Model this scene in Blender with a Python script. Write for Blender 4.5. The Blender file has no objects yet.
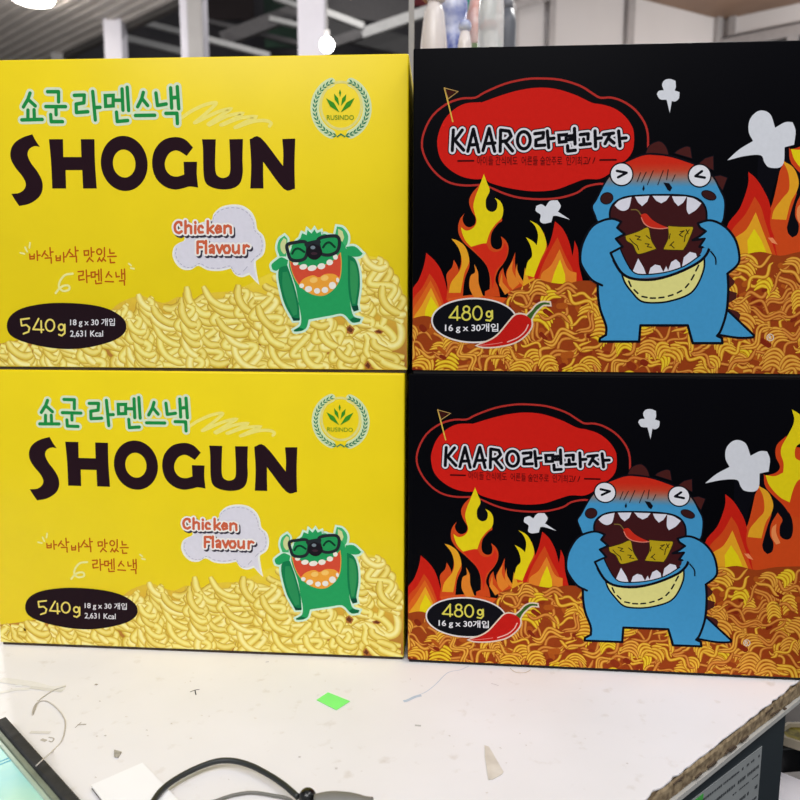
import bpy, bmesh, math, random
from mathutils import Vector, Matrix
from mathutils.geometry import tessellate_polygon

random.seed(11)
SC = bpy.context.scene
COL = SC.collection
# ------------------------------------------------------------------ camera
F_PX, PITCH, ROLL, CAM_Z = 743.497, 0.147094, 0.0024706, 0.357785
_cp, _sp = math.cos(PITCH), math.sin(PITCH)
_fw = Vector((0, _cp, -_sp)); _u0 = Vector((0, _sp, _cp)); _r0 = Vector((1, 0, 0))
_c, _s = math.cos(ROLL), math.sin(ROLL)
RT = _c*_r0 + _s*_u0
UP = -_s*_r0 + _c*_u0
CAM = Vector((0, 0, CAM_Z))
cd = bpy.data.cameras.new('camera'); cam = bpy.data.objects.new('camera', cd); COL.objects.link(cam)
cam.matrix_world = Matrix(((RT.x, UP.x, -_fw.x, 0), (RT.y, UP.y, -_fw.y, 0), (RT.z, UP.z, -_fw.z, CAM_Z), (0, 0, 0, 1)))
cd.sensor_width = 36; cd.lens = F_PX/800*36; cd.clip_start = .02; cd.clip_end = 100
cd.dof.use_dof = True; cd.dof.focus_distance = .67; cd.dof.aperture_fstop = 8.0
SC.camera = cam

def ray(x, y): return _fw + RT*((x-400)/F_PX) - UP*((y-400)/F_PX)
def onz(x, y, z=0.0):            # measured point of the photo on a horizontal plane
    v = ray(x, y); return CAM + v*((z-CAM_Z)/v.z)
def ony(x, y, Y):                # ... at a given distance
    v = ray(x, y); return CAM + v*(Y/v.y)
def onp(x, y, p0, n):            # ... on a vertical plane
    v = ray(x, y); return CAM + v*((p0-CAM).dot(n)/v.dot(n))

# ------------------------------------------------------------------ materials
def lin(c):
    o = []
    for v in c[:3]:
        v = v/255.0
        o.append(v/12.92 if v <= .04045 else ((v+.055)/1.055)**2.4)
    return (o[0], o[1], o[2], 1.0)
def newmat(name):
    m = bpy.data.materials.new(name); m.use_nodes = True
    return m, m.node_tree, m.node_tree.nodes['Principled BSDF']
def plain(name, rgb, rough=.5, metal=0.0, var=.06, scale=30, bump=0.0, rgb2=None, spec=.5, detail=4):
    m, t, b = newmat(name)
    tc = t.nodes.new('ShaderNodeTexCoord'); n = t.nodes.new('ShaderNodeTexNoise')
    n.inputs['Scale'].default_value = scale; n.inputs['Detail'].default_value = detail
    t.links.new(tc.outputs['Object'], n.inputs['Vector'])
    r = t.nodes.new('ShaderNodeValToRGB'); c = lin(rgb)
    d = lin(rgb2) if rgb2 else tuple(max(0, v*(1-2*var)) for v in c[:3])+(1,)
    r.color_ramp.elements[0].position = .35; r.color_ramp.elements[1].position = .65
    r.color_ramp.elements[0].color = d; r.color_ramp.elements[1].color = c
    t.links.new(n.outputs['Fac'], r.inputs['Fac']); t.links.new(r.outputs['Color'], b.inputs['Base Color'])
    b.inputs['Roughness'].default_value = rough; b.inputs['Metallic'].default_value = metal
    b.inputs['Specular IOR Level'].default_value = spec
    if bump:
        bp = t.nodes.new('ShaderNodeBump'); bp.inputs['Strength'].default_value = bump; bp.inputs['Distance'].default_value = .002
        t.links.new(n.outputs['Fac'], bp.inputs['Height']); t.links.new(bp.outputs['Normal'], b.inputs['Normal'])
    return m
def emit(name, rgb, st):
    m, t, b = newmat(name)
    b.inputs['Base Color'].default_value = lin(rgb); b.inputs['Emission Color'].default_value = lin(rgb)
    b.inputs['Emission Strength'].default_value = st
    return m
def printed(name, rough=.42):    # ink printed on coated card: ink colour from the mesh, slight card grain
    m, t, b = newmat(name)
    a = t.nodes.new('ShaderNodeAttribute'); a.attribute_name = 'ink'
    tc = t.nodes.new('ShaderNodeTexCoord'); n = t.nodes.new('ShaderNodeTexNoise'); n.inputs['Scale'].default_value = 260
    t.links.new(tc.outputs['Object'], n.inputs['Vector'])
    mr = t.nodes.new('ShaderNodeMapRange'); mr.inputs['To Min'].default_value = .93; mr.inputs['To Max'].default_value = 1.05
    t.links.new(n.outputs['Fac'], mr.inputs['Value'])
    mx = t.nodes.new('ShaderNodeVectorMath'); mx.operation = 'SCALE'
    t.links.new(a.outputs['Color'], mx.inputs[0]); t.links.new(mr.outputs['Result'], mx.inputs['Scale'])
    t.links.new(mx.outputs['Vector'], b.inputs['Base Color'])
    b.inputs['Roughness'].default_value = rough; b.inputs['Specular IOR Level'].default_value = .04
    return m
INK = printed('printed_ink')

# ------------------------------------------------------------------ objects
def link(name, me, parent=None, mats=()):
    o = bpy.data.objects.new(name, me); COL.objects.link(o)
    for m in mats: me.materials.append(m)
    if parent: o.parent = parent
    return o
def empty(name, loc, rz=0.0):
    o = bpy.data.objects.new(name, None); COL.objects.link(o); o.location = loc; o.rotation_euler = (0, 0, rz)
    o.empty_display_size = .05
    return o
def tag(o, label=None, cat=None, group=None, kind=None):
    if label: o['label'] = label
    if cat: o['category'] = cat
    if group: o['group'] = group
    if kind: o['kind'] = kind
    return o
def bm_obj(name, bm, mat, parent=None, smooth=False):
    me = bpy.data.meshes.new(name)
    bmesh.ops.recalc_face_normals(bm, faces=bm.faces)
    bm.to_mesh(me); bm.free()
    if smooth:
        for p in me.polygons: p.use_smooth = True
    return link(name, me, parent, mat if isinstance(mat, (list, tuple)) else [mat])
def add_box(bm, c, s, bevel=0.0, rot=None, seg=2):
    r = bmesh.ops.create_cube(bm, size=1.0)
    M = Matrix.Translation(Vector(c)) @ (rot.to_4x4() if rot else Matrix.Identity(4)) @ Matrix.Diagonal((s[0], s[1], s[2], 1))
    bmesh.ops.transform(bm, matrix=M, verts=r['verts'])
    if bevel:
        es = list({e for v in r['verts'] for e in v.link_edges})
        bmesh.ops.bevel(bm, geom=es, offset=bevel, segments=seg, affect='EDGES', profile=.5)
def prism(bm, pts, z0, z1, bevel=0.0):
    vb = [bm.verts.new((p[0], p[1], z0)) for p in pts]; vt = [bm.verts.new((p[0], p[1], z1)) for p in pts]
    n = len(pts)
    f = [bm.faces.new(vt), bm.faces.new(vb[::-1])]
    for i in range(n): f.append(bm.faces.new((vb[i], vb[(i+1) % n], vt[(i+1) % n], vt[i])))
    if bevel:
        es = [e for e in f[0].edges]
        bmesh.ops.bevel(bm, geom=es, offset=bevel, segments=2, affect='EDGES', profile=.5)
def bar(bm, a, b, w, h):         # straight square bar between two points
    a = Vector(a); b = Vector(b); d = b-a
    q = d.to_track_quat('Y', 'Z').to_matrix()
    add_box(bm, (a+b)/2, (w, d.length, h), rot=q)
def catmull(P, n=8, closed=False):
    P = [Vector(p) for p in P]
    if len(P) < 3: return P
    out = []; N = len(P); rng = range(N) if closed else range(N-1)
    for i in rng:
        p1 = P[i]; p2 = P[(i+1) % N]
        p0 = P[i-1] if (i > 0 or closed) else p1*2-p2
        p3 = P[(i+2) % N] if (i+2 < N or closed) else p2*2-p1
        for k in range(n):
            t = k/n
            out.append(.5*((2*p1)+(p2-p0)*t+(2*p0-5*p1+4*p2-p3)*t*t+(3*p1-p0-3*p2+p3)*t*t*t))
    if not closed: out.append(P[-1])
    return out
def tube(bm, P, r, n=12, rf=None):
    rings = []; P = [Vector(p) for p in P]
    for i, p in enumerate(P):
        d = (P[min(i+1, len(P)-1)]-P[max(i-1, 0)]).normalized()
        a = d.cross(Vector((0, 0, 1)));
        if a.length < 1e-4: a = d.cross(Vector((1, 0, 0)))
        a.normalize(); b = a.cross(d)
        rr = rf(i/(len(P)-1)) if rf else r
        rings.append([bm.verts.new(p+(a*math.cos(2*math.pi*k/n)+b*math.sin(2*math.pi*k/n))*rr) for k in range(n)])
    for i in range(len(rings)-1):
        for k in range(n): bm.faces.new((rings[i][k], rings[i][(k+1) % n], rings[i+1][(k+1) % n], rings[i+1][k]))
    bm.faces.new(rings[0]); bm.faces.new(rings[-1][::-1])
def lathe(bm, prof, c=(0, 0, 0), n=28):
    rings = []
    for r, z in prof: rings.append([bm.verts.new((c[0]+r*math.cos(2*math.pi*k/n), c[1]+r*math.sin(2*math.pi*k/n), c[2]+z)) for k in range(n)])
    for i in range(len(rings)-1):
        for k in range(n): bm.faces.new((rings[i][k], rings[i][(k+1) % n], rings[i+1][(k+1) % n], rings[i+1][k]))
    bm.faces.new(rings[0][::-1]); bm.faces.new(rings[-1])

# ------------------------------------------------------------------ printed artwork
# Two designs. Drawings are flat shapes on the carton's front panel, in panel metres (u right, v up);
# they were measured off the photo, so a panel() turns a measured point into panel metres.
H_Y, H_K, BW = .2810, .28173, .4100
PLACES = {  # corner x, y, yaw, base height   (yellow: lower right corner; black: lower left corner)
    'YT': (.006986, .686897, -.057764, H_Y), 'YB': (.004400, .680600, -.071923, 0),
    'KT': (.010728, .677739, -.075203, H_K), 'KB': (.007700, .676658, -.091430, 0)}
def panel(key):
    x, y, a, z = PLACES[key]; p0 = Vector((x, y, z)); ud = Vector((math.cos(a), math.sin(a), 0)); n = Vector((-math.sin(a), math.cos(a), 0))
    sh = BW/2 if key[0] == 'Y' else -BW/2
    def f(q):
        P = onp(q[0], q[1], p0, n)-p0
        return (P.dot(ud)+sh, P.z)
    return f
def region(x0, y0, s, key):
    f = panel(key)
    g = lambda pts: [f((x0+s*p[0], y0+s*p[1])) for p in pts]
    g.s = s; g.key = key
    return g
PXM = .00092
def smart(pts, n=4, closed=True, lim=62):      # smooth a traced outline but keep its real corners
    P = [Vector((p[0], p[1], 0)) for p in pts]; N = len(P)
    def sharp(i):
        if not closed and i in (0, N-1): return True
        a = P[i]-P[i-1]; b = P[(i+1) % N]-P[i]
        if a.length < 1e-9 or b.length < 1e-9: return True
        return math.degrees(a.angle(b)) > lim
    c = [i for i in range(N) if sharp(i)]
    if closed and not c: return [(v.x, v.y) for v in catmull(P, n, True)]
    out = []
    seq = list(zip(c, c[1:]+([c[0]+N] if closed else [])))
    for a, b in seq:
        if b == a: continue
        S = [P[k % N] for k in range(a, b+1)]
        q = catmull(S, n) if len(S) > 2 else S
        out += q[:-1]
    if not closed: out.append(P[-1])
    return [(v.x, v.y) for v in out]
class Print:
    def __init__(self): self.z = 3e-5
    def part(self, name, parent, z=None):
        if z is not None: self.z = z*1e-6
        self.V = []; self.Fc = []; self.C = []; self.name = name; self.parent = parent; return self
    def bump(self, d=3e-6): self.z += d
    def _add(self, pts, faces, cols):
        b = len(self.V); y = -self.z
        self.V += [(p[0], y, p[1]) for p in pts]; self.Fc += [tuple(b+i for i in f) for f in faces]
        self.C += [lin(c) for c in cols]
    def poly(self, pts, col, smooth=0, bands=None):
        pts = smart(pts, 4) if len(pts) < 60 and len(pts) > 5 else pts
        pts = [(p[0], p[1]) for p in pts]
        self.bump()
        if bands:               # ink blend by height: bands = [(v, colour)...] from top to bottom
            hi = max(p[1] for p in pts); lo = min(p[1] for p in pts); N = 26
            cf = lambda v: _ramp(bands, v)
            for k in range(N):
                a = hi+(lo-hi)*k/N; b = hi+(lo-hi)*(k+1)/N
                q = _clip(_clip(pts, a, True), b, False)
                if len(q) < 3: continue
                tr = tessellate_polygon([[Vector((p[0], p[1], 0)) for p in q]])
                self._add(q, tr, [cf(p[1]) for p in q])
            return
        tr = tessellate_polygon([[Vector((p[0], p[1], 0)) for p in pts]])
        self._add(pts, tr, [col]*len(pts))
    def ring(self, c, ro, ri, col, n=48):
        self.bump(); o = []; f = []
        for k in range(n):
            a = 2*math.pi*k/n; o += [(c[0]+ro[0]*math.cos(a), c[1]+ro[1]*math.sin(a)), (c[0]+ri[0]*math.cos(a), c[1]+ri[1]*math.sin(a))]
        for k in range(n): j = (k+1) % n; f.append((2*k, 2*j, 2*j+1, 2*k+1))
        self._add(o, f, [col]*len(o))
    def stroke(self, pts, w, col, smooth=0, closed=False, dz=1.5e-6, taper=None, prof=None):
        if not smooth and not prof and len(pts) > 2 and not closed:      # hard corners: one ribbon per straight run
            V3 = [Vector((p[0], p[1], 0)) for p in pts]; cuts = [0]
            for i in range(1, len(V3)-1):
                if math.degrees((V3[i]-V3[i-1]).angle(V3[i+1]-V3[i], 0)) > 50: cuts.append(i)
            cuts.append(len(V3)-1)
            if len(cuts) > 2:
                for a, b in zip(cuts, cuts[1:]): self.stroke(pts[a:b+1], w, col, dz=dz*.5)
                return
        if not smooth and len(pts) > 4: pts = smart(pts, 4, closed)
        P = [Vector((p[0], p[1], 0)) for p in pts]
        if smooth: P = catmull(P, smooth, closed)
        # insert points near hard corners so the ribbon keeps its width
        self.bump(dz); n = len(P); W = w*PXM/2
        offs = [-1, 1]; cols = [col, col]
        if prof: offs = [o for o, _ in prof]; cols = [c for _, c in prof]
        m = len(offs); V = []; F = []; C = []
        for i in range(n):
            a = P[(i-1) % n] if (closed or i) else P[0]; b = P[(i+1) % n] if (closed or i < n-1) else P[-1]
            d1 = (P[i]-a); d2 = (b-P[i])
            d1 = d1.normalized() if d1.length > 1e-9 else d2.normalized()
            d2 = d2.normalized() if d2.length > 1e-9 else d1
            t = (d1+d2)
            t = t.normalized() if t.length > 1e-6 else d1
            nn = Vector((-t.y, t.x, 0)); k = 1/max(.55, nn.dot(Vector((-d1.y, d1.x, 0))))
            ww = W*(taper(i/(n-1)) if taper else 1)*k
            for kk, (o, c) in enumerate(zip(offs, cols)):
                q = P[i]+nn*ww*o
                if i and not closed:
                    pv = V[(i-1)*m+kk]
                    if (q-Vector((pv[0], pv[1], 0))).dot(d1) < 0: q = Vector((pv[0], pv[1], 0))
                V.append((q.x, q.y)); C.append(c)
        rng = n if closed else n-1
        for i in range(rng):
            j = (i+1) % n
            for k in range(m-1): F.append((i*m+k, i*m+k+1, j*m+k+1, j*m+k))
        if not closed and not taper:
            for e, sgn in ((0, -1), (n-1, 1)):
                q = P[1]-P[0] if e == 0 else P[-1]-P[-2]
                if q.length < 1e-9: continue
                d = q.normalized()*sgn; nn = Vector((-d.y, d.x, 0)); Wc = W*(taper(e/(n-1)) if taper else 1)
                b0 = len(V); K = 7
                V.append((P[e].x, P[e].y)); C.append(cols[m//2])
                for k in range(K+1):
                    a = math.pi*k/K; r = P[e]+nn*math.cos(a)*Wc+d*math.sin(a)*Wc; V.append((r.x, r.y)); C.append(cols[0])
                for k in range(K): F.append((b0, b0+1+k, b0+2+k))
        self._add(V, F, C)
    def glyphs(self, g, strokes, w, col, **kw):
        for s in strokes:
            cl = len(s) > 3 and s[0] == s[-1]
            q = g(s[:-1] if cl else s); self.stroke(q, w, col, closed=cl, **kw)
    def text(self, body, rect, col, key, bold=0.0):
        cu = bpy.data.curves.new('t', 'FONT'); cu.body = body; cu.size = 1; cu.offset = bold; cu.resolution_u = 4
        o = bpy.data.objects.new('t', cu); COL.objects.link(o); bpy.context.view_layer.update()
        dg = bpy.context.evaluated_depsgraph_get(); me = bpy.data.meshes.new_from_object(o.evaluated_get(dg))
        xs = [v.co.x for v in me.vertices]; ys = [v.co.y for v in me.vertices]
        x0, x1, y0, y1 = min(xs), max(xs), min(ys), max(ys); f = panel(key)
        (ax, ay, bx, by) = rect
        self.bump()
        self._add([f((ax+(bx-ax)*(v.co.x-x0)/(x1-x0), by+(ay-by)*(v.co.y-y0)/(y1-y0))) for v in me.vertices],
                  [tuple(p.vertices) for p in me.polygons], [col]*len(me.vertices))
        bpy.data.objects.remove(o); bpy.data.curves.remove(cu); bpy.data.meshes.remove(me)
    def done(self, clip=True, label=None):
        me = bpy.data.meshes.new(self.name); me.from_pydata(self.V, [], self.Fc)
        ca = me.color_attributes.new('ink', 'FLOAT_COLOR', 'POINT')
        for i, c in enumerate(self.C): ca.data[i].color = c
        if clip:
            bm = bmesh.new(); bm.from_mesh(me)
            H = CLIPH
            for co, no in (((-BW/2+.0006, 0, 0), (-1, 0, 0)), ((BW/2-.0006, 0, 0), (1, 0, 0)), ((0, 0, .0034), (0, 0, -1)), ((0, 0, H-.001), (0, 0, 1))):
                bmesh.ops.bisect_plane(bm, geom=bm.verts[:]+bm.edges[:]+bm.faces[:], plane_co=co, plane_no=no, clear_outer=True, dist=1e-7)
            bm.to_mesh(me); bm.free()
        o = link(self.name, me, self.parent, [INK])
        if label: o['label'] = label
        return o
CLIPH = .28
def _ramp(b, v):
    if v >= b[0][0]: return b[0][1]
    for (a, ca), (c, cc) in zip(b, b[1:]):
        if v >= c:
            t = (a-v)/(a-c); return tuple(x+(y-x)*t for x, y in zip(ca, cc))
    return b[-1][1]
def _clip(pts, h, below):
    out = []; n = len(pts)
    ins = (lambda p: p[1] <= h+1e-12) if below else (lambda p: p[1] >= h-1e-12)
    for i in range(n):
        a = pts[i]; b = pts[(i+1) % n]
        if ins(a): out.append(a)
        if ins(a) != ins(b):
            t = (h-a[1])/(b[1]-a[1]); out.append((a[0]+t*(b[0]-a[0]), h))
    return out
def ell(cx, cy, rx, ry, n=28, rot=0):
    c, s = math.cos(math.radians(rot)), math.sin(math.radians(rot)); o = []
    for k in range(n):
        a = 2*math.pi*k/n; x, y = rx*math.cos(a), ry*math.sin(a); o.append((cx+x*c-y*s, cy+x*s+y*c))
    return o
def ellc(*a, **k): e = ell(*a, **k); return e+[e[0]]
# ------------------------------------------------------------------ cartons
def carton(root, H, mat, basemat):
    bm = bmesh.new(); D = .262
    add_box(bm, (0, D/2, .0028+(H-.0028)/2), (BW, D, H-.0028), bevel=.0014, seg=2)
    c = bm_obj('carton', bm, mat, root, True)
    bm = bmesh.new(); add_box(bm, (0, D/2, .0014), (BW-.003, D-.003, .0028)); bm_obj('base_shadow_slab', bm, basemat, root)  # added base slab, its dark colour stands in for the shadow line below
    bm = bmesh.new(); add_box(bm, (0, D*.27, H+.0002), (BW-.004, D*.46, .0006)); add_box(bm, (0, D*.74, H+.0002), (BW-.004, D*.46, .0006))
    return c
YEL = plain('yellow_coated_card', (240, 212, 14), .36, var=.02, scale=14, spec=.25)
BLK = plain('black_coated_card', (5, 5, 9), .45, var=.05, scale=20, spec=.03)
BASE_SHADE = plain('brown_base_shade', (70, 56, 44), .8, var=.15, scale=80)

NC = [0]; ZB = [60e-6]
def noodle(P, pts, w, cols, dz=0):
    if w < 4: w *= 1.0
    e, m, l = cols; NC[0] += 1; P.z = ZB[0]+(NC[0] % 331)*.7e-6
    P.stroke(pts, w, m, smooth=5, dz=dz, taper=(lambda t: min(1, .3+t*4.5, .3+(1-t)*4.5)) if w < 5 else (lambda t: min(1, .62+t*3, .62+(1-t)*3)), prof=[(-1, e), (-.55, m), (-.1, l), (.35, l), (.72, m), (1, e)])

def yellow_art(root):
    global CLIPH
    CLIPH = H_Y
    P = Print(); f = panel('YT')
    # --- noodle picture
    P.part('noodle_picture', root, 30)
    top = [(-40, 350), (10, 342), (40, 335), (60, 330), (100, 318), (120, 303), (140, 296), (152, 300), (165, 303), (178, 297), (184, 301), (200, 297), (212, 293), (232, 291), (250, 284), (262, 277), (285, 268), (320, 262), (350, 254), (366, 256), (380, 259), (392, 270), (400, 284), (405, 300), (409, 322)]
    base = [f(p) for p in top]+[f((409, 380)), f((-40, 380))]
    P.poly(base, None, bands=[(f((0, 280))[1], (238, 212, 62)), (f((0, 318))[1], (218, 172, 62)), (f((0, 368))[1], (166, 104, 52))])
    def yb(x):
        for (a, b), (c, d) in zip(top, top[1:]):
            if a <= x <= c: return b+(d-b)*(x-a)/(c-a)
        return 300
    rnd = random.Random(4)
    pal = [((198, 154, 52), (234, 210, 92), (247, 234, 142)), ((186, 142, 46), (226, 198, 80), (242, 224, 126)), ((206, 166, 66), (238, 216, 106), (249, 238, 160))]
    # dark hollows between strands
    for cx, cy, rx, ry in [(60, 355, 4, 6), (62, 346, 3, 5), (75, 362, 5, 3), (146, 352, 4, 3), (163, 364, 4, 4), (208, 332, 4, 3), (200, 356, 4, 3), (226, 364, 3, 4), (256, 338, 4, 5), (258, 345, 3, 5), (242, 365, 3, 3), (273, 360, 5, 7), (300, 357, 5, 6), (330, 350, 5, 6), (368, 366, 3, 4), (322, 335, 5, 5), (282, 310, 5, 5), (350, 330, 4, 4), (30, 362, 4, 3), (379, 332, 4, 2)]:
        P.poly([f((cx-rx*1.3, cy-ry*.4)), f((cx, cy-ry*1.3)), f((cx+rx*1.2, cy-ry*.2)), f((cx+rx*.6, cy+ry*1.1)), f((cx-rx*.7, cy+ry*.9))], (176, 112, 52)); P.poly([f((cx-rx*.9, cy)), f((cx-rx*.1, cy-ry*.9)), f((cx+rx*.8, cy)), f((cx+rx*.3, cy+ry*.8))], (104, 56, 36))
    # loose strands at the back
    for k in range(190):
        x = rnd.uniform(-30, 402); y0 = yb(x)+4; y = y0+rnd.uniform(0, max(8, 366-y0)); a = rnd.uniform(.4, 1.5); L = rnd.uniform(18, 34)
        q = [(x+math.cos(a)*t*L+5*math.sin(t*4+k), y+math.sin(a)*t*L*.8) for t in (0, .25, .5, .75, 1)]
        if any(p[1] < yb(p[0])-5 for p in q): continue
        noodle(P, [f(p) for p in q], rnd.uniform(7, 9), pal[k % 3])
    # braids: stacks of curved strands running down
    braids = [(18, 345, 25, 372, 20), (48, 346, 56, 372, 16), (84, 340, 100, 372, 20), (118, 312, 140, 368, 24), (146, 304, 160, 340, 18), (166, 318, 178, 372, 30), (198, 306, 213, 370, 30),
              (222, 302, 254, 372, 30), (240, 296, 262, 330, 22), (262, 300, 290, 372, 28), (300, 338, 316, 370, 26), (316, 322, 344, 352, 26), (345, 350, 352, 372, 16), (352, 262, 372, 300, 22), (374, 264, 396, 310, 22), (358, 296, 366, 322, 18), (134, 322, 150, 366, 18), (186, 310, 196, 368, 20), (214, 312, 236, 366, 22), (246, 318, 268, 366, 20), (276, 312, 296, 350, 20), (0, 350, 6, 372, 18), (-18, 352, -14, 372, 18), (322, 326, 332, 368, 22), (352, 312, 362, 334, 20), (66, 350, 76, 372, 16)]
    for (x0, y0, x1, y1, w) in braids:
        n = max(3, int(abs(y1-y0)/6.6)); tl = rnd.uniform(.0, .55)
        dx, dy = x1-x0, y1-y0; L = math.hypot(dx, dy); ux, uy = dx/L, dy/L
        for s_ in range(4):      # strands that wind down the whole lock
            q = []; lam = rnd.uniform(24, 32); ph = s_*1.6+rnd.uniform(-.3, .3); m_ = max(6, int(L/4)+3)
            for i_ in range(m_+1):
                d_ = -4+(L+10)*i_/m_; o_ = w*.46*math.sin(d_/lam*6.28+ph)+(s_-1.5)*1.5
                q.append((x0+ux*d_-uy*o_, y0+uy*d_+ux*o_))
            q = [p_ for p_ in q if p_[1] > yb(p_[0])-4]
            if len(q) > 3: noodle(P, [f(p) for p in q], rnd.uniform(7.4, 8.8), pal[s_ % 3])
        for k in range(n, -1, -1):
            if rnd.random() < .48: continue
            t = k/n; cx, cy = x0+dx*t, y0+dy*t; h = w/2*(1.0+.3*rnd.random()); j = rnd.uniform(-1, 1)
            h *= rnd.uniform(.85, 1.2); q = [(-h*1.0, -h*.75+j), (-h*.62, -h*.15), (-h*.05, h*.22), (h*.55, h*.3+j*.6), (h*1.0, h*.02+j)]
            if k % 3 == 2: q = [(-h*.9, -h*.9), (-h*.75, -h*.2), (-h*.35, h*.3), (h*.2, h*.55), (h*.7, h*.6)]
            an = tl+rnd.uniform(-.18, .18); q = [(cx+a*math.cos(an)-b*math.sin(an), cy+a*math.sin(an)+b*math.cos(an)) for a, b in q]
            noodle(P, [f(p) for p in q], rnd.uniform(7.2, 8.8), pal[(k+int(x0)) % 3])
    g = region(130, 260, .175, 'YT'); h_ = region(260, 260, .1875, 'YT')
    for q in [[(0, 385), (60, 430), (110, 480), (160, 520)], [(0, 430), (50, 500), (70, 560), (130, 575)], [(110, 340), (170, 400), (230, 425), (300, 430)], [(240, 330), (300, 330), (360, 345), (440, 370)],
              [(95, 240), (85, 300), (80, 360), (95, 430)], [(130, 240), (140, 290), (190, 340), (260, 400)], [(300, 215), (290, 255), (240, 280), (190, 270)], [(370, 380), (410, 430), (470, 440), (500, 400), (470, 330), (440, 260)],
              [(350, 290), (380, 250), (430, 215), (440, 260)], [(450, 250), (500, 285), (550, 320)], [(520, 350), (560, 370), (600, 365), (640, 340)], [(590, 600), (600, 570), (640, 560), (660, 590)], [(560, 480), (540, 530), (480, 560)],
              [(700, 330), (740, 390), (780, 450), (800, 520)], [(590, 230), (640, 235), (690, 260), (740, 300)], [(700, 200), (760, 220), (800, 250)]]:
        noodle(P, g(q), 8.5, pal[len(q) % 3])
    for q in [[(450, 510), (450, 440), (500, 380), (570, 350), (640, 350), (690, 385), (715, 425), (690, 445)], [(540, 405), (600, 400), (650, 430), (700, 462), (745, 440), (755, 380), (735, 320)],
              [(495, 590), (500, 515), (545, 480), (610, 480), (690, 510), (770, 520)], [(545, 600), (545, 540), (570, 505), (610, 515), (660, 560), (760, 585)], [(600, 505), (680, 545), (770, 560)],
              [(230, 400), (260, 440), (310, 450), (300, 410)], [(240, 470), (280, 500), (320, 490)], [(250, 530), (290, 560), (340, 540), (345, 500)], [(360, 510), (400, 540), (420, 585)], [(700, 290), (720, 250), (760, 260)],
              [(615, 60), (625, 110), (650, 160)], [(690, 90), (700, 140), (740, 200)], [(560, 210), (540, 250), (560, 290)], [(0, 235), (50, 240), (100, 215)], [(20, 300), (60, 250), (50, 310)]]:
        noodle(P, h_(q), 8.8, pal[(len(q)+1) % 3])
    P.done()
    # --- pale pen scribble and emblem
    P.part('scribble', root, 40); r3 = region(190, 75, .15, 'YT'); pale = (243, 228, 118)
    P.stroke(r3([(-60, 290), (5, 245), (100, 200), (175, 188), (120, 245), (30, 320)]), 3.2, pale, smooth=6)
    for q in [[(40, 318), (180, 250), (270, 228), (200, 275), (120, 330)], [(130, 335), (250, 275), (350, 258), (280, 300), (205, 335)], [(215, 335), (330, 290), (440, 280), (370, 315), (300, 352)], [(310, 350), (420, 312), (500, 305), (540, 322), (530, 342)]]:
        P.stroke(r3(q), 3.2, pale, smooth=6)
    P.done()
    P.part('emblem', root, 40); e = region(305, 70, .0875, 'YT'); halo = (214, 228, 178); dg = (52, 128, 92)
    arcL = [(412+s*300*math.cos(math.radians(a)), 440-320*math.sin(math.radians(a))) for s in (-1,) for a in range(68, -76, -8)]
    arcR = [(824-x, y) for x, y in arcL]
    for a in (arcL, arcR): P.stroke(e(a), 8.4, halo, smooth=2)
    P.ring(e([(412, 410)])[0], (240*.0875*PXM, 262*.0875*PXM), (212*.0875*PXM, 234*.0875*PXM), (228, 218, 130))
    for s in (-1, 1):
        for i, a in enumerate(range(66, -80, -9)):
            x = 412+s*300*math.cos(math.radians(a)); y = 440-320*math.sin(math.radians(a))
            tx, ty = s*math.sin(math.radians(a)), math.cos(math.radians(a))*-1   # towards the tips
            tx, ty = (-s*math.sin(math.radians(a)), -math.cos(math.radians(a)))
            for k in (-1, 1):
                nx, ny = -ty*k, tx*k
                P.poly(e([(x-tx*14, y-ty*14), (x+nx*22+tx*10, y+ny*22+ty*10), (x+nx*26+tx*44, y+ny*26+ty*44), (x+nx*4+tx*18, y+ny*4+ty*18)]), dg)
    P.stroke(e([(370, 765), (410, 735), (455, 765)]), 1.3, dg)
    for a, b, w in [((240, 325), (395, 488), 30), ((333, 272), (392, 410), 22), ((400, 222), (402, 312), 13), ((472, 278), (412, 412), 22), ((567, 322), (408, 488), 30)]:
        d = (b[0]-a[0], b[1]-a[1]); L = math.hypot(*d); n = (-d[1]/L*w, d[0]/L*w)
        P.poly(e([a, (a[0]+d[0]*.45+n[0], a[1]+d[1]*.45+n[1]), b, (a[0]+d[0]*.45-n[0], a[1]+d[1]*.45-n[1])]), (62, 146, 40), smooth=4)
    P.text('RUSINDO', (305+250*.0875, 70+518*.0875, 305+560*.0875, 70+572*.0875), (112, 150, 40), 'YT', .01)
    P.done()
    # --- korean title
    P.part('korean_title', root, 60); r1 = region(0, 75, .175, 'YT'); r2 = region(90, 75, .15, 'YT')
    t1 = [[(172, 105), (160, 140), (134, 184)], [(163, 142), (202, 178)], [(160, 202), (160, 250)], [(195, 200), (197, 248)], [(125, 258), (242, 255)],
          [(272, 97), (335, 97), (335, 155)], [(262, 182), (375, 182)], [(320, 185), (321, 228)], [(290, 228), (293, 268), (358, 268)],
          [(425, 118), (482, 116), (480, 160), (435, 168), (437, 216), (502, 211)], [(530, 96), (545, 258)], [(540, 188), (572, 186)]]
    t2 = [[(102, 140), (155, 138), (155, 207), (105, 210), (102, 140)], [(168, 170), (205, 170)], [(214, 95), (220, 236)], [(248, 84), (258, 238)], [(177, 250), (182, 312), (252, 305)],
          [(356, 118), (345, 160), (318, 213)], [(350, 162), (385, 205)], [(303, 272), (432, 270)], [(440, 122), (450, 205), (508, 195)], [(538, 88), (545, 222)], [(582, 80), (592, 226)], [(545, 155), (582, 150)], [(506, 258), (580, 257), (583, 325)]]
    for w, c in ((8.4, (216, 228, 196)), (3.5, (32, 140, 66))):
        P.glyphs(r1, t1, w, c); P.glyphs(r2, t2, w, c)
    P.done()
    # --- big title
    P.part('title_lettering', root, 60); dk = (38, 20, 28)
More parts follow.
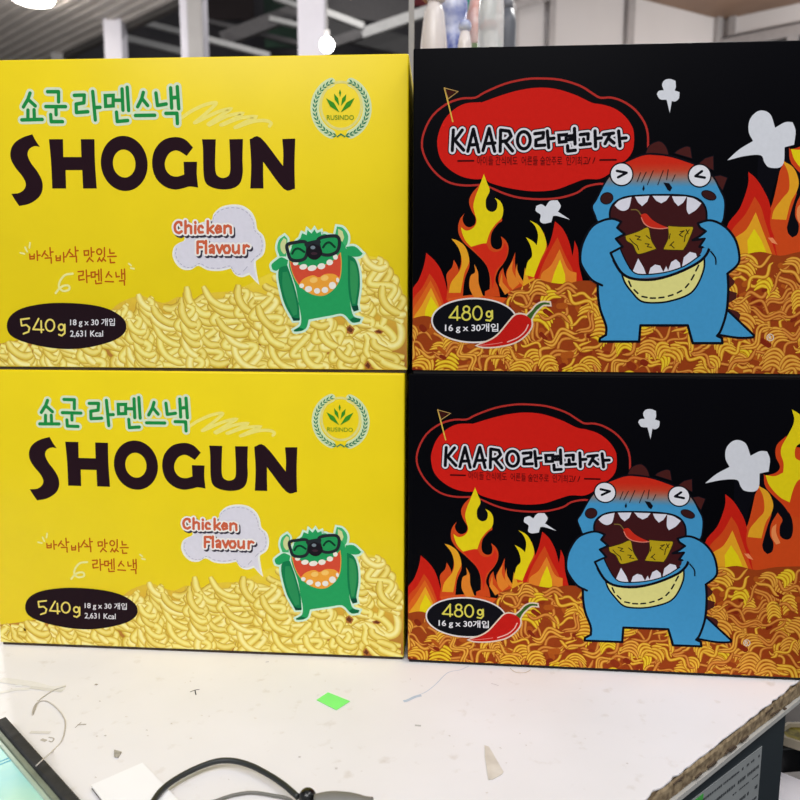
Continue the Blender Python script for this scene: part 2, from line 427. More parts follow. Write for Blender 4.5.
    P.poly(r1([(185, 340), (205, 378), (228, 412), (198, 408), (168, 424), (158, 458), (178, 505), (215, 555), (240, 605), (243, 655), (222, 700), (170, 736), (110, 750), (86, 715), (65, 680), (110, 675), (140, 652), (147, 620), (128, 580), (88, 530), (62, 480), (62, 430), (85, 388), (130, 358)]), dk)
    P.poly(r1([(280, 368), (360, 368), (362, 470), (465, 470), (462, 368), (540, 368), (543, 500), (553, 650), (475, 650), (470, 545), (375, 545), (378, 650), (299, 650), (292, 500)]), dk)
    c0 = r2([(228, 592)])[0]
    P.ring(c0, (158*.15*PXM, 176*.15*PXM), (76*.15*PXM, 89*.15*PXM), dk, 64)
    P.poly(r2([(687, 485), (645, 541), (600, 512), (565, 505), (525, 527), (500, 580), (505, 630), (535, 668), (580, 679), (628, 665), (624, 580), (714, 580), (712, 660), (721, 752), (665, 745), (620, 757), (560, 765), (490, 740), (435, 680), (414, 590), (432, 500), (490, 435), (570, 415), (635, 432)]), dk)
    P.poly(r3([(80, 430), (172, 430), (168, 560), (170, 640), (185, 675), (220, 688), (255, 675), (268, 640), (268, 560), (262, 430), (353, 428), (350, 560), (352, 650), (335, 720), (290, 755), (220, 765), (150, 752), (105, 720), (90, 650), (87, 500)]), dk)
    P.poly(r3([(398, 430), (472, 420), (620, 608), (622, 520), (615, 428), (702, 425), (697, 600), (700, 760), (625, 760), (488, 580), (488, 660), (490, 758), (402, 758), (408, 600)]), dk)
    P.done()
    # --- speech cloud
    P.part('speech_cloud', root, 60); c = region(165, 200, .1375, 'YT')
    cl = [(100, 315), (140, 295), (150, 250), (250, 170), (335, 150), (355, 100), (410, 52), (490, 34), (570, 45), (630, 90), (660, 150), (672, 215), (715, 260), (731, 330), (715, 400), (668, 440)]
    c2 = [(660, 460), (668, 530), (686, 618), (655, 590), (615, 545)]
    c3 = [(560, 563), (510, 545), (480, 500), (400, 517), (310, 512), (242, 480), (190, 508), (130, 507), (80, 467), (54, 405), (65, 345)]
    P.poly(c(cl+c2+c3), (236, 236, 226))
    P.poly(c([(x+(390-x)*.035, y+(300-y)*.05) for x, y in cl]+[(645, 465), (655, 530), (668, 590), (640, 560), (612, 530)]+[(x+(390-x)*.035, y+(300-y)*.05) for x, y in c3]), (220, 216, 226))
    ins = [(x+(390-x)*.07, y+(300-y)*.09) for x, y in cl[3:]]+[(x+(390-x)*.07, y+(300-y)*.09) for x, y in c3]
    ql = catmull([(a, b, 0) for a, b in ins], 4)
    for i in range(0, len(ql)-1, 2): P.stroke(c([tuple(ql[i][:2]), tuple(ql[i+1][:2])]), .7, (178, 174, 190))
    sc = P.done(); P.part('cloud_lettering', sc, 260)
    T = [[(120, 185), (118, 166), (95, 163), (76, 180), (72, 205), (82, 232), (104, 242), (122, 230)], [(150, 156), (150, 242)], [(158, 196), (172, 186), (190, 195), (191, 242)], [(221, 190), (221, 242)], [(221, 164), (222, 168)],
         [(275, 202), (265, 190), (250, 194), (243, 216), (252, 238), (275, 236)], [(312, 156), (312, 242)], [(352, 190), (322, 216), (354, 242)], [(370, 214), (408, 212), (402, 194), (384, 189), (369, 214), (380, 240), (408, 230)],
         [(434, 190), (434, 242)], [(440, 198), (458, 188), (478, 198), (480, 242)], [(238, 306), (238, 388)], [(240, 305), (280, 304), (282, 315)], [(242, 345), (270, 345)], [(299, 300), (299, 388)],
         [(325, 340), (342, 330), (355, 342), (355, 388)], [(355, 356), (330, 364), (330, 384), (352, 380)], [(376, 332), (397, 386), (418, 332)], [(428, 360), (440, 334), (462, 334), (473, 360), (462, 386), (440, 386), (428, 360)],
         [(495, 332), (496, 376), (512, 388), (532, 374)], [(537, 332), (537, 388)], [(574, 332), (574, 388)], [(580, 345), (594, 331), (610, 340)]]
    sh = [[(a+11, b+15) for a, b in s] for s in T]
    P.glyphs(c, sh, 6.0, (62, 56, 70)); P.glyphs(c, T, 6.2, (240, 234, 228)); P.glyphs(c, T, 2.7, (206, 98, 66))
    P.done()
    # --- small slogan
    P.part('slogan', root, 60); k = region(20, 230, .1625, 'YT'); br = (186, 88, 24)
    S = [[(60, 150), (62, 180), (88, 178), (88, 150)], [(62, 165), (88, 163)], [(105, 130), (108, 188)], [(108, 158), (124, 156)], [(155, 130), (135, 165)], [(152, 145), (172, 162)], [(185, 110), (188, 160)], [(188, 138), (204, 136)], [(155, 175), (192, 172), (193, 205)],
         [(222, 160), (224, 190), (248, 188), (248, 160)], [(224, 175), (248, 173)], [(268, 140), (270, 198)], [(270, 168), (285, 166)], [(308, 120), (288, 158)], [(305, 138), (325, 155)], [(340, 105), (343, 155)], [(343, 130), (358, 128)], [(308, 165), (347, 163), (348, 198)],
         [(395, 130), (422, 128), (422, 155), (397, 157), (395, 130)], [(438, 110), (440, 165)], [(440, 138), (456, 136)], [(430, 170), (412, 197)], [(430, 178), (450, 195)], ellc(488, 135, 15, 17, 12), [(520, 110), (520, 165)],
         [(490, 172), (478, 195)], [(490, 180), (500, 192)], [(514, 172), (503, 195)], [(514, 180), (527, 192)], [(552, 120), (554, 145), (580, 143)], [(540, 165), (592, 163)], [(555, 180), (557, 203), (583, 201)],
         [(358, 258), (390, 255), (388, 280), (362, 284), (364, 310), (396, 305)], [(408, 248), (412, 325)], [(412, 285), (430, 283)], [(438, 262), (462, 260), (462, 290), (440, 292), (438, 262)], [(465, 275), (482, 274)], [(484, 248), (486, 312)], [(499, 242), (501, 315)], [(465, 312), (468, 332), (502, 328)],
         [(548, 258), (530, 292)], [(546, 272), (565, 290)], [(525, 318), (575, 320)], [(590, 262), (593, 290), (612, 287)], [(625, 245), (627, 300)], [(643, 242), (646, 305)], [(627, 272), (643, 270)], [(612, 315), (642, 313), (643, 340)]]
    P.glyphs(k, S, 1.5, br)
    P.stroke(k([(325, 270), (280, 278), (250, 310), (240, 350), (265, 376), (302, 368), (300, 345), (268, 345), (240, 365), (220, 390)]), 2.2, (238, 232, 150), smooth=6)
    P.glyphs(k, [[(3, 142), (28, 148)], [(32, 108), (45, 135)], [(62, 80), (58, 110)], [(670, 208), (684, 220)], [(682, 236), (702, 240)]], 1.8, (238, 232, 150))
    P.done()
    # --- weight badge
    P.part('weight_badge', root, 310); b = region(0, 290, .175, 'YT')
    P.poly(b([(40, 205), (62, 148), (130, 105), (250, 80), (380, 75), (520, 86), (620, 110), (690, 150), (721, 192), (715, 240), (670, 280), (590, 310), (480, 333), (370, 338), (250, 325), (130, 295), (60, 258)]), (34, 20, 26), smooth=5)
    wb = P.done(); P.part('badge_lettering', wb, 325)
    cr = (232, 212, 104)
    P.glyphs(b, [[(168, 163), (120, 170), (125, 205), (152, 200), (170, 216), (164, 240), (135, 251)], [(222, 165), (190, 226), (250, 228)], [(236, 178), (238, 243)], ellc(287, 203, 25, 33, 20), ellc(351, 214, 15, 17, 14), [(371, 198), (371, 248), (354, 262), (338, 256)]], 1.75, cr)
    P.text('18 g x 30 개입', (402*.175, 290+163*.175, 657*.175, 290+213*.175), (226, 222, 226), 'YT', .012)
    P.text('2,631 Kcal', (402*.175, 290+232*.175, 590*.175, 290+274*.175), (226, 222, 226), 'YT', .012)
    P.done()
    # --- green monster
    P.part('monster_picture', root, 310); m = region(265, 220, .15, 'YT'); G = (40, 158, 92); GD = (24, 122, 74); GL = (66, 176, 108); W = (206, 236, 214)
    body = [(160, 300), (165, 230), (185, 175), (240, 120), (300, 98), (380, 100), (450, 108), (500, 130), (545, 200), (562, 300), (560, 450), (570, 560), (590, 640), (640, 660), (632, 680), (580, 684), (520, 628), (430, 640), (292, 665), (277, 718), (245, 740), (200, 745), (192, 735), (235, 705), (241, 650), (225, 560), (205, 450), (172, 350)]
    hornL = [(145, 172), (150, 130), (130, 106), (95, 135), (82, 190), (98, 245), (142, 245)]; hornR = [(468, 115), (480, 45), (520, 55), (552, 100), (552, 150), (535, 185), (488, 172)]
    tuftL = [(50, 332), (44, 300), (75, 270), (110, 250), (155, 270), (145, 320), (100, 326), (75, 340)]; tuftR = [(540, 180), (600, 178), (652, 225), (635, 242), (600, 247), (555, 242)]
    armL = [(100, 320), (150, 305), (190, 420), (225, 560), (234, 668), (190, 672), (172, 640), (130, 560), (100, 450), (88, 370)]; armR = [(552, 235), (600, 260), (628, 340), (633, 450), (618, 560), (625, 600), (592, 612), (574, 570), (555, 450)]
    hair = [(235, 125), (248, 90), (278, 102), (284, 68), (310, 92), (330, 64), (346, 90), (372, 78), (376, 100), (402, 94), (425, 110), (330, 150)]
    for s in (body, hornL, hornR, tuftL, tuftR, armL, armR, hair): P.stroke(m(s), 4.4, W, closed=True)
    P.poly(m(hornL), GL); P.poly(m([(125, 122), (104, 160), (108, 205), (128, 230), (142, 215), (140, 170), (143, 135)]), (206, 214, 150)); P.poly(m(hornR), GL); P.poly(m([(488, 60), (516, 76), (528, 118), (512, 158), (488, 140)]), (206, 214, 150))
    P.poly(m(tuftL), G); P.poly(m(tuftR), G); P.poly(m(hair), G); P.poly(m(body), G)
    P.poly(m(armL), GD, smooth=3); P.poly(m([(118, 350), (150, 345), (185, 450), (210, 560), (215, 630), (190, 640), (150, 560), (118, 450)]), (44, 142, 86), smooth=3)
    P.poly(m(armR), GD, smooth=3); P.poly(m([(568, 270), (600, 290), (618, 360), (618, 450), (602, 560), (585, 560), (570, 450)]), (52, 148, 86), smooth=3)
    P.poly(m([(175, 645), (205, 655), (232, 655), (230, 672), (190, 674)]), (16, 72, 52)); P.poly(m([(580, 575), (620, 570), (625, 602), (592, 613)]), (16, 72, 52))
    P.poly(m([(200, 745), (192, 735), (225, 716), (262, 728), (245, 741)]), (22, 104, 64)); P.poly(m([(590, 650), (640, 660), (632, 680), (585, 684), (566, 666)]), (22, 104, 64))
    P.poly(m([(218, 300), (300, 318), (380, 306), (460, 268), (505, 215), (512, 290), (502, 390), (462, 460), (402, 503), (340, 505), (280, 480), (222, 430), (184, 360), (162, 272)]), (228, 160, 70))
    P.poly(m([(220, 300), (300, 320), (380, 310), (460, 270), (500, 225), (506, 290), (496, 388), (456, 455), (400, 496), (340, 498), (282, 473), (228, 428), (188, 358), (168, 278)]), (212, 78, 54))
    P.poly(m([(228, 428), (260, 392), (320, 370), (360, 384), (400, 362), (460, 362), (496, 386), (456, 455), (400, 496), (340, 498), (282, 473)]), (238, 162, 58))
    for p in [(325, 402), (398, 388)]: P.poly(m(ell(p[0], p[1], 26, 19, rot=-10)), (246, 196, 104))
    for x, y, rx, ry in [(205, 290, 18, 14), (256, 314, 26, 18), (315, 322, 30, 19), (376, 310, 26, 20), (432, 284, 22, 19), (470, 248, 16, 18), (245, 440, 16, 15), (290, 462, 24, 20), (348, 474, 20, 19), (400, 468, 22, 20), (450, 438, 24, 24), (485, 402, 10, 16)]:
        P.poly(m(ell(x, y, rx, ry, 16, rot=-12)), (236, 230, 218))
    P.poly(m([(178, 190), (190, 165), (260, 160), (290, 160), (350, 150), (420, 125), (478, 125), (490, 200), (440, 250), (370, 290), (300, 300), (230, 285), (190, 262)]), (36, 150, 84))
    mo = P.done(); P.part('glasses', mo, 500)
    fr = (38, 44, 48)
    P.stroke(m([(148, 168), (200, 152), (268, 148), (284, 195), (268, 255), (220, 273), (172, 262), (155, 220)]), 3.3, fr, smooth=5, closed=True)
    P.stroke(m([(356, 130), (420, 110), (482, 112), (497, 155), (480, 212), (425, 235), (375, 225), (362, 180)]), 3.3, fr, smooth=5, closed=True)
    P.stroke(m([(280, 165), (356, 148)]), 5, fr); P.done(); P.part('nose', mo, 515)
    P.poly(m([(282, 190), (320, 158), (368, 180), (382, 225), (352, 262), (312, 264), (280, 236)]), (30, 26, 32), smooth=4)
    P.poly(m(ell(320, 185, 16, 12, 14)), (120, 132, 140)); P.poly(m(ell(328, 225, 22, 9, 14)), (62, 40, 50))
    P.stroke(m([(182, 226), (198, 200), (225, 192), (262, 214)]), 2.2, (20, 60, 44), smooth=4); P.stroke(m([(388, 184), (405, 160), (432, 152), (466, 182)]), 2.2, (20, 60, 44), smooth=4)
    P.done()

def flame(P, g, col, pts, smooth=3): P.poly(g(pts), col, smooth=smooth)
def black_art(root):
    global CLIPH
    CLIPH = H_K
    P = Print(); f = panel('KT')
    RED = (196, 32, 20); RO = (204, 72, 26); OR = (222, 128, 40); YO = (226, 160, 36); YE = (226, 204, 22); K = (9, 9, 16)
    A = region(400, 40, .25, 'KT'); E = region(400, 200, .25, 'KT'); D = region(410, 160, .1875, 'KT'); H = region(710, 130, .2125, 'KT'); J = region(730, 380, .225, 'KB')
    # --- red title cloud
    P.part('red_title_cloud', root, 30)
    ring = [(475, 98), (462, 98.7), (447, 104), (432.5, 116), (424, 132.5), (422, 147.5), (427.5, 162.5), (437.5, 175), (450, 183), (465, 185.7), (482, 185)]
    lc = (176, 46, 40)
    P.stroke([f(p) for p in ring[::-1]+[(485, 92.5), (505, 84), (525, 79.5), (540, 78.7), (560, 80), (580, 86), (592.5, 93.7), (600.3, 98), (611, 97.8), (623, 101.7), (635, 110), (644, 122), (647.7, 134), (648, 150)]], 1.9, lc, smooth=3)
    P.stroke([f(p) for p in [(482, 185), (492, 188.5), (505, 194), (520, 198), (540, 199.5), (560, 198), (577, 193), (586, 187), (600, 184), (612, 186)]], 1.9, lc, smooth=3)
    P.poly([f(p) for p in [(482, 102.5), (480, 102.5), (465.5, 103.7), (453.7, 110), (443.7, 121), (438, 136), (437.5, 147.5), (441, 160), (450, 170), (462.5, 177), (475, 179.5), (485, 179.2), (490, 183), (507.5, 188), (532.5, 191.5), (555, 190), (572, 184), (585, 179.5), (600, 179), (612, 172), (620, 164), (625, 161), (630.5, 155), (633.5, 147.5), (634, 135.5), (632, 126.5), (624.5, 116), (614, 108.5), (602, 104.7), (592, 103), (575, 95), (555, 89), (536, 88), (517, 91), (500, 96)]], (204, 30, 22))
    P.stroke(A([(178, 193), (211, 327)]), 1.3, (214, 176, 70)); P.stroke(A([(178, 193), (232, 207), (192, 237)]), .9, (176, 140, 80), closed=True); P.poly(A([(184, 200), (222, 208), (194, 229)]), (58, 20, 16))
    rc = P.done()
    P.part('title_lettering', rc, 80); C = region(430, 80, .1375, 'KT'); B = region(530, 80, .15, 'KT')
    L = [[(170, 366), (162, 515)], [(235, 366), (180, 440), (245, 512)], [(275, 520), (315, 360), (355, 525)], [(292, 475), (345, 470)], [(385, 515), (430, 355), (470, 520)], [(400, 465), (472, 460)], [(513, 366), (510, 520)], [(515, 366), (575, 374), (590, 410), (560, 443), (520, 450)], [(545, 450), (600, 518)]]
    KL = [[(32, 360), (90, 352), (86, 388), (40, 402), (38, 440), (98, 436)], [(115, 342), (125, 452)], [(120, 395), (160, 390)], [(192, 370), (242, 366), (240, 412), (196, 416), (192, 370)], [(256, 376), (290, 372)], [(256, 400), (290, 396)], [(296, 325), (300, 428)], [(250, 440), (252, 476), (302, 470)],
          [(335, 366), (388, 360), (386, 396)], [(357, 396), (359, 426)], [(334, 434), (402, 427)], [(433, 342), (437, 446)], [(440, 392), (476, 388)], [(490, 366), (556, 356)], [(532, 366), (500, 426)], [(524, 392), (560, 422)], [(590, 342), (600, 442)], [(600, 392), (640, 388)]]
    for w, c in ((8.6, (20, 12, 16)), (6.8, (218, 216, 222)), (3.2, (12, 12, 18))):
        P.glyphs(C, L, w, c); P.stroke(C(ell(682, 440, 46, 62, 24)), w, c, closed=True); P.glyphs(B, KL, w, c)
    P.text('아이들 간식에도  어른들 술안주로  인기최고', (477, 156.5, 588, 165.5), (70, 12, 14), 'KT', .0)
    P.glyphs(B, [[(400, 520), (392, 545)], [(390, 553), (389, 555)], [(432, 520), (424, 545)], [(420, 553), (419, 555)]], .9, (70, 12, 14))
    P.glyphs(lambda q: [f(p) for p in q], [[(458, 161.2), (473.5, 161)], [(600, 160.2), (616, 160)]], 1.5, (60, 10, 12))
    P.done()
    # --- flames
    P.part('flame_picture', root, 60)
    flame(P, E, RED, [(105, 212), (96, 262), (75, 320), (46, 372), (44, 500), (205, 500), (190, 370), (168, 290), (140, 245)], 2)
    flame(P, E, RO, [(118, 295), (90, 350), (50, 405), (46, 500), (200, 500), (170, 400), (145, 335)], 2)
    flame(P, E, (214, 100, 30), [(122, 322), (85, 385), (52, 440), (50, 500), (196, 500), (160, 400)], 2)
    flame(P, E, YO, [(124, 352), (85, 425), (55, 470), (55, 500), (186, 500), (150, 410)], 2); flame(P, E, YE, [(124, 386), (102, 440), (95, 500), (175, 500), (150, 430)], 2)
    flame(P, E, RO, [(215, 240), (208, 270), (186, 300), (190, 350), (185, 400), (250, 400), (258, 320), (278, 262), (268, 205), (240, 172), (245, 245), (236, 285), (228, 262)], 2)
    flame(P, E, YO, [(206, 156), (232, 164), (262, 190), (277, 245), (258, 292), (242, 372), (195, 372), (205, 330), (238, 285), (247, 245), (235, 195)], 2)
    flame(P, E, (212, 84, 30), [(190, 395), (250, 385), (300, 380), (345, 385), (372, 388), (420, 392), (450, 400), (480, 430), (480, 500), (190, 500)], 2)
    flame(P, E, OR, [(297, 258), (312, 290), (315, 335), (332, 385), (300, 398), (278, 352), (282, 305), (300, 290)], 2)
    flame(P, D, RO, [(395, 75), (372, 130), (330, 180), (315, 225), (330, 275), (350, 310), (345, 345), (315, 360), (290, 345), (280, 315), (290, 287), (268, 315), (257, 355), (262, 400), (290, 445), (340, 490), (390, 540), (415, 580), (426, 630), (425, 690), (400, 702), (400, 730), (480, 730), (470, 680), (455, 640), (470, 590), (500, 550), (520, 510), (525, 465), (510, 430), (485, 408), (492, 440), (485, 470), (460, 478), (435, 460), (430, 420), (440, 380), (470, 340), (490, 310), (425, 165)], 2)
    P.poly(D([(430, 150), (424, 165), (405, 212), (408, 260), (435, 280), (462, 268), (470, 230), (450, 200), (462, 180)]), K, smooth=2)
    flame(P, D, YE, [(394, 76), (410, 120), (425, 165), (405, 212), (408, 260), (435, 278), (460, 265), (466, 230), (452, 203), (482, 222), (497, 260), (490, 308), (455, 345), (425, 390), (407, 445), (380, 448), (325, 464), (295, 430), (278, 390), (272, 360), (300, 378), (335, 365), (355, 330), (345, 285), (338, 245), (348, 200), (367, 150)], 2)
    flame(P, D, (206, 44, 24), [(330, 468), (380, 452), (407, 450), (425, 480), (455, 492), (490, 478), (505, 440), (520, 480), (505, 540), (460, 590), (448, 650), (440, 690), (430, 620), (400, 550), (350, 495)], 2)
    flame(P, E, RO, [(461, 210), (460, 255), (470, 300), (500, 340), (470, 375), (420, 370), (395, 330), (398, 295), (412, 272), (418, 300), (428, 320), (425, 290), (445, 250)], 2)
    flame(P, E, OR, [(452, 240), (450, 285), (478, 335), (450, 360), (432, 335), (428, 290)], 2); flame(P, E, OR, [(408, 290), (410, 330), (440, 365), (420, 380), (396, 340)], 2)
    flame(P, E, OR, [(468, 255), (472, 290), (500, 335), (520, 335), (500, 350), (468, 320), (462, 290)], 2)
    flame(P, E, RO, [(575, 130), (590, 200), (570, 260), (550, 330), (500, 340), (498, 300), (530, 280), (560, 210)], 2)
    flame(P, E, YO, [(500, 270), (515, 320), (545, 310), (545, 345), (490, 345)], 2)
    flame(P, E, YE, [(518, 82), (556, 104), (580, 150), (584, 190), (562, 240), (535, 310), (500, 300), (510, 250), (528, 225), (522, 185), (504, 150), (532, 166), (547, 182), (552, 140), (540, 105)], 2)
    flame(P, E, RED, [(620, 86), (650, 115), (675, 165), (690, 225), (696, 190), (698, 163), (712, 200), (716, 260), (732, 330), (536, 335), (545, 285), (585, 205), (606, 150)], 2)
    flame(P, E, RO, [(630, 150), (602, 200), (572, 260), (548, 330), (705, 330), (690, 280), (660, 220)], 2); flame(P, E, OR, [(638, 198), (604, 262), (566, 296), (560, 345), (705, 345), (706, 292), (672, 276)], 1 or 2)
    flame(P, E, YE, [(640, 238), (618, 290), (600, 350), (662, 350), (660, 300)], 2)
    P.done(); P.part('flame_picture', root, 60)
    # right hand fire
    P.poly(J([(120, 470), (158, 478), (225, 548), (300, 470), (420, 350), (560, 420), (560, 880), (-10, 880), (40, 700), (80, 640)]), RO)
    P.poly(J([(125, 420), (148, 422), (158, 478), (225, 545), (268, 600), (280, 655), (272, 700), (247, 710), (222, 692), (222, 650), (233, 622), (212, 590), (183, 640), (178, 690), (193, 725), (188, 762), (166, 775), (146, 752), (146, 700), (180, 610), (185, 560), (160, 500), (130, 470), (90, 560), (66, 650), (20, 560), (20, 440)]), K)
    flame(P, J, (204, 66, 24), [(250, 250), (208, 290), (203, 340), (222, 385), (205, 412), (160, 425), (150, 418), (160, 480), (232, 552), (290, 610), (420, 600), (420, 300), (300, 300)], 2)
    flame(P, J, (232, 138, 80), [(186, 660), (206, 640), (205, 680), (224, 726), (205, 732), (186, 700)], 2)
    flame(P, J, YE, [(275, 132), (315, 160), (345, 230), (325, 270), (292, 300), (290, 345), (315, 362), (345, 345), (390, 300), (400, 360), (330, 430), (300, 450), (280, 490), (265, 545), (220, 520), (175, 470), (158, 424), (200, 428), (236, 412), (238, 370), (226, 330), (230, 295), (255, 250), (285, 185)], 2)
    flame(P, H, RED, [(180, 198), (178, 262), (140, 370), (78, 462), (90, 620), (320, 620), (300, 500), (282, 355), (250, 280), (215, 228)], 2)
    flame(P, H, RO, [(210, 315), (165, 400), (95, 492), (110, 620), (320, 620), (262, 440), (240, 365)], 2); flame(P, H, YO, [(215, 388), (170, 470), (105, 525), (120, 620), (305, 620), (250, 480)], 2); flame(P, H, YE, [(208, 466), (176, 520), (180, 620), (282, 620), (242, 520)], 2)
    flame(P, H, RO, [(333, 248), (328, 305), (292, 365), (284, 450), (310, 520), (350, 500), (366, 440), (385, 370), (408, 300), (350, 300)], 2)
    flame(P, H, YO, [(342, 146), (392, 178), (417, 240), (408, 290), (380, 340), (358, 424), (290, 420), (302, 375), (345, 318), (372, 280), (368, 205)], 2)
    P.poly(H([(272, 508), (295, 508), (318, 540), (292, 532)]), (236, 140, 90))
    P.done()
    # --- smoke puffs
    P.part('smoke_puff', root, 150); S6 = region(600, 40, .25, 'KT'); wp = (214, 216, 222)
    P.poly(S6([(508, 483), (555, 440), (612, 405), (595, 370), (597, 325), (620, 293), (650, 283), (682, 300), (700, 352), (740, 330), (770, 330), (782, 365), (776, 420), (738, 430), (735, 490), (715, 512), (675, 510), (657, 490), (642, 462), (580, 465)]), wp); P.done(); P.part('smoke_puff', root, 150)
    P.poly(S6([(279, 292), (266, 240), (240, 238), (227, 218), (235, 205), (255, 202), (248, 180), (258, 162), (280, 157), (302, 165), (303, 190), (298, 203), (318, 210), (315, 235), (300, 247), (287, 245)]), wp); P.done(); P.part('smoke_puff', root, 150)
    P.poly(A([(543, 685), (545, 665), (565, 658), (582, 668), (600, 645), (630, 642), (643, 665), (632, 688), (680, 720), (630, 705), (612, 705), (605, 730), (575, 735), (560, 725), (562, 700)]), wp)
    P.done()
    # --- noodle picture
    P.part('noodle_picture', root, 0); rnd = random.Random(9); P.z = 180e-6; ZB[0] = 215e-6
    top = [(408, 320), (425, 316), (440, 320), (470, 325), (500, 306), (512, 291), (524, 286), (536, 280), (552, 283), (566, 284), (580, 281), (600, 280), (640, 270), (700, 262), (722, 258), (740, 256), (760, 252), (780, 256), (800, 252), (830, 250), (880, 250)]
    P.poly([f(p) for p in top]+[f((880, 385)), f((408, 385))], (150, 62, 22))
    def yb(x):
        for (a, b), (c, d) in zip(top, top[1:]):
            if a <= x <= c: return b+(d-b)*(x-a)/(c-a)
        return 300
    for k in range(150):          # deep red-brown hollows
        x = rnd.uniform(410, 870); y = rnd.uniform(yb(x)+8, 376)
        P.stroke([f((x, y)), f((x+rnd.uniform(2, 7), y+rnd.uniform(-3, 5)))], rnd.uniform(3, 7), rnd.choice([(128, 40, 18), (172, 84, 26), (140, 50, 20)]), dz=1.5e-6)
    pal = [((150, 78, 18), (208, 134, 34), (236, 182, 62)), ((158, 84, 16), (216, 150, 30), (240, 202, 58)), ((140, 66, 18), (198, 118, 34), (226, 160, 62)), ((160, 96, 14), (220, 172, 26), (238, 214, 50))]
    pal = [((128, 52, 16), (196, 118, 34), (228, 168, 66)), ((140, 64, 16), (206, 134, 32), (232, 184, 62)), ((120, 46, 16), (184, 98, 32), (214, 142, 60)), ((150, 84, 14), (214, 160, 28), (232, 200, 48))]
    cells = [(x, y) for x in range(410, 852, 14) for y in range(250, 386, 12)]; rnd.shuffle(cells)
    for (x, y) in cells:
        x += rnd.uniform(-6, 6); y += rnd.uniform(-5, 5)
        if y < yb(x)+1: continue
        kind = rnd.random(); w = rnd.uniform(3.0, 4.2); Q = []
        if kind < .36:           # fan: nested arches
            h = rnd.uniform(7, 12); am = rnd.uniform(5, 9); ang = rnd.uniform(-.7, .9); pl = pal[rnd.choice([0, 1, 1, 3])]
            for j in range(rnd.choice([3, 4, 5])):
                Q.append(([(t*h, am*(t*t)-am*.5+j*w*1.05+(rnd.uniform(-.5, .5) if abs(t) == 1 else 0)) for t in (-1, -.66, -.33, 0, .33, .66, 1)], ang, pl))
        else:                    # wavy strands
            L = rnd.uniform(20, 40); am = rnd.uniform(2, 5.5); wl = rnd.uniform(20, 34); ph = rnd.uniform(0, 6.28); ang = rnd.uniform(-1.0, 1.0); pl = pal[rnd.choice([0, 1, 2, 2])]
            for j in range(rnd.choice([1, 1, 1, 2])):
                Q.append(([((t/9-.5)*L, am*math.sin((t/9-.5)*L/wl*6.28+ph)+j*w*1.1) for t in range(10)], ang+j*.05, pl))
        for q, an, pl in Q:
            q = [(x+a*math.cos(an)-b*math.sin(an), y+a*math.sin(an)+b*math.cos(an)) for a, b in q]
            if min(p[1]-yb(p[0]) for p in q) < -2: continue
            noodle(P, [f(p) for p in q], w, pl)
    P.done()
    # --- dinosaur
    P.part('dinosaur_picture', root, 460); p = region(580, 130, .2, 'KT'); Q = region(580, 200, .225, 'KT')
    BL = (66, 148, 196); KK = (14, 14, 22); SP = (72, 30, 28); MO = (62, 24, 26)
    for s in ([(322, 132), (345, 80), (395, 57), (430, 85), (443, 132), (430, 150), (340, 150)], [(470, 118), (490, 100), (530, 83), (552, 88), (560, 145)], [(593, 168), (625, 142), (667, 130), (668, 205)], [(660, 235), (700, 227), (737, 240), (712, 305)]):
        P.poly(p(s), SP, smooth=2); P.stroke(p(s), .8, KK, closed=True)
    for s in ([(650, 325), (686, 360), (684, 375), (650, 405)], [(650, 400), (697, 414), (692, 440), (650, 465)], [(650, 480), (700, 497), (712, 510), (704, 550), (650, 520)]): P.poly(Q(s), SP)
    tail = [(652, 488), (772, 602), (764, 611), (700, 613), (615, 600)]
    P.poly(Q(tail), BL); P.stroke(Q(tail), 2.2, KK, closed=True)
    head = [(140, 240), (190, 180), (240, 155), (330, 122), (440, 130), (540, 160), (610, 190), (665, 235), (700, 300), (722, 350), (722, 410), (706, 470), (640, 510), (160, 510), (92, 465), (75, 430), (60, 385), (80, 350), (110, 290)]
    v = lambda yy: p([(400, yy)])[0][1]
    P.poly(p(head), None, bands=[(v(165), (202, 42, 24)), (v(205), (190, 66, 42)), (v(240), (150, 120, 110)), (v(285), BL)])
    P.stroke(p(head[-6:]+head[:14]), 1.7, KK)
    body = [(60, 150), (30, 200), (20, 300), (78, 372), (80, 430), (90, 490), (115, 560), (115, 600), (88, 616), (86, 630), (262, 630), (268, 558), (478, 558), (500, 637), (632, 637), (630, 615), (608, 605), (625, 580), (650, 500), (658, 400), (655, 325), (680, 250), (600, 120), (150, 120)]
    P.poly(Q(body), BL); P.stroke(Q(body[3:21]), 2.4, KK)
    mouth = [(148, 425), (160, 380), (200, 347), (260, 332), (400, 326), (520, 329), (590, 347), (625, 388), (632, 450), (622, 560), (600, 640), (540, 690), (480, 712), (300, 738), (255, 705), (215, 645), (190, 580), (160, 480)]
    P.poly(p(mouth), MO); P.stroke(p(mouth), 1.9, KK, closed=True)
    for s in ([(172, 377), (200, 352), (257, 336), (250, 372), (240, 396), (215, 406), (190, 396)], [(274, 335), (346, 331), (335, 360), (310, 382), (290, 365)], [(361, 331), (447, 331), (430, 355), (405, 368), (380, 355)], [(459, 333), (533, 334), (515, 365), (490, 382), (470, 360)], [(535, 336), (570, 345), (606, 368), (580, 400), (543, 423), (532, 398)],
              [(260, 715), (290, 643), (318, 690), (332, 730)], [(340, 728), (352, 690), (375, 674), (400, 680), (418, 715)], [(415, 712), (430, 682), (442, 708)], [(438, 708), (455, 662), (478, 648), (498, 665), (504, 700)], [(508, 690), (518, 638), (548, 611), (578, 618), (590, 655)]):
        P.poly(p(s), (218, 216, 226), smooth=2)
    lip = [(152, 617), (198, 590), (225, 650), (262, 708), (310, 724), (420, 712), (520, 680), (598, 625), (612, 588), (648, 600), (610, 662), (520, 712), (420, 742), (300, 750), (220, 735), (185, 690)]
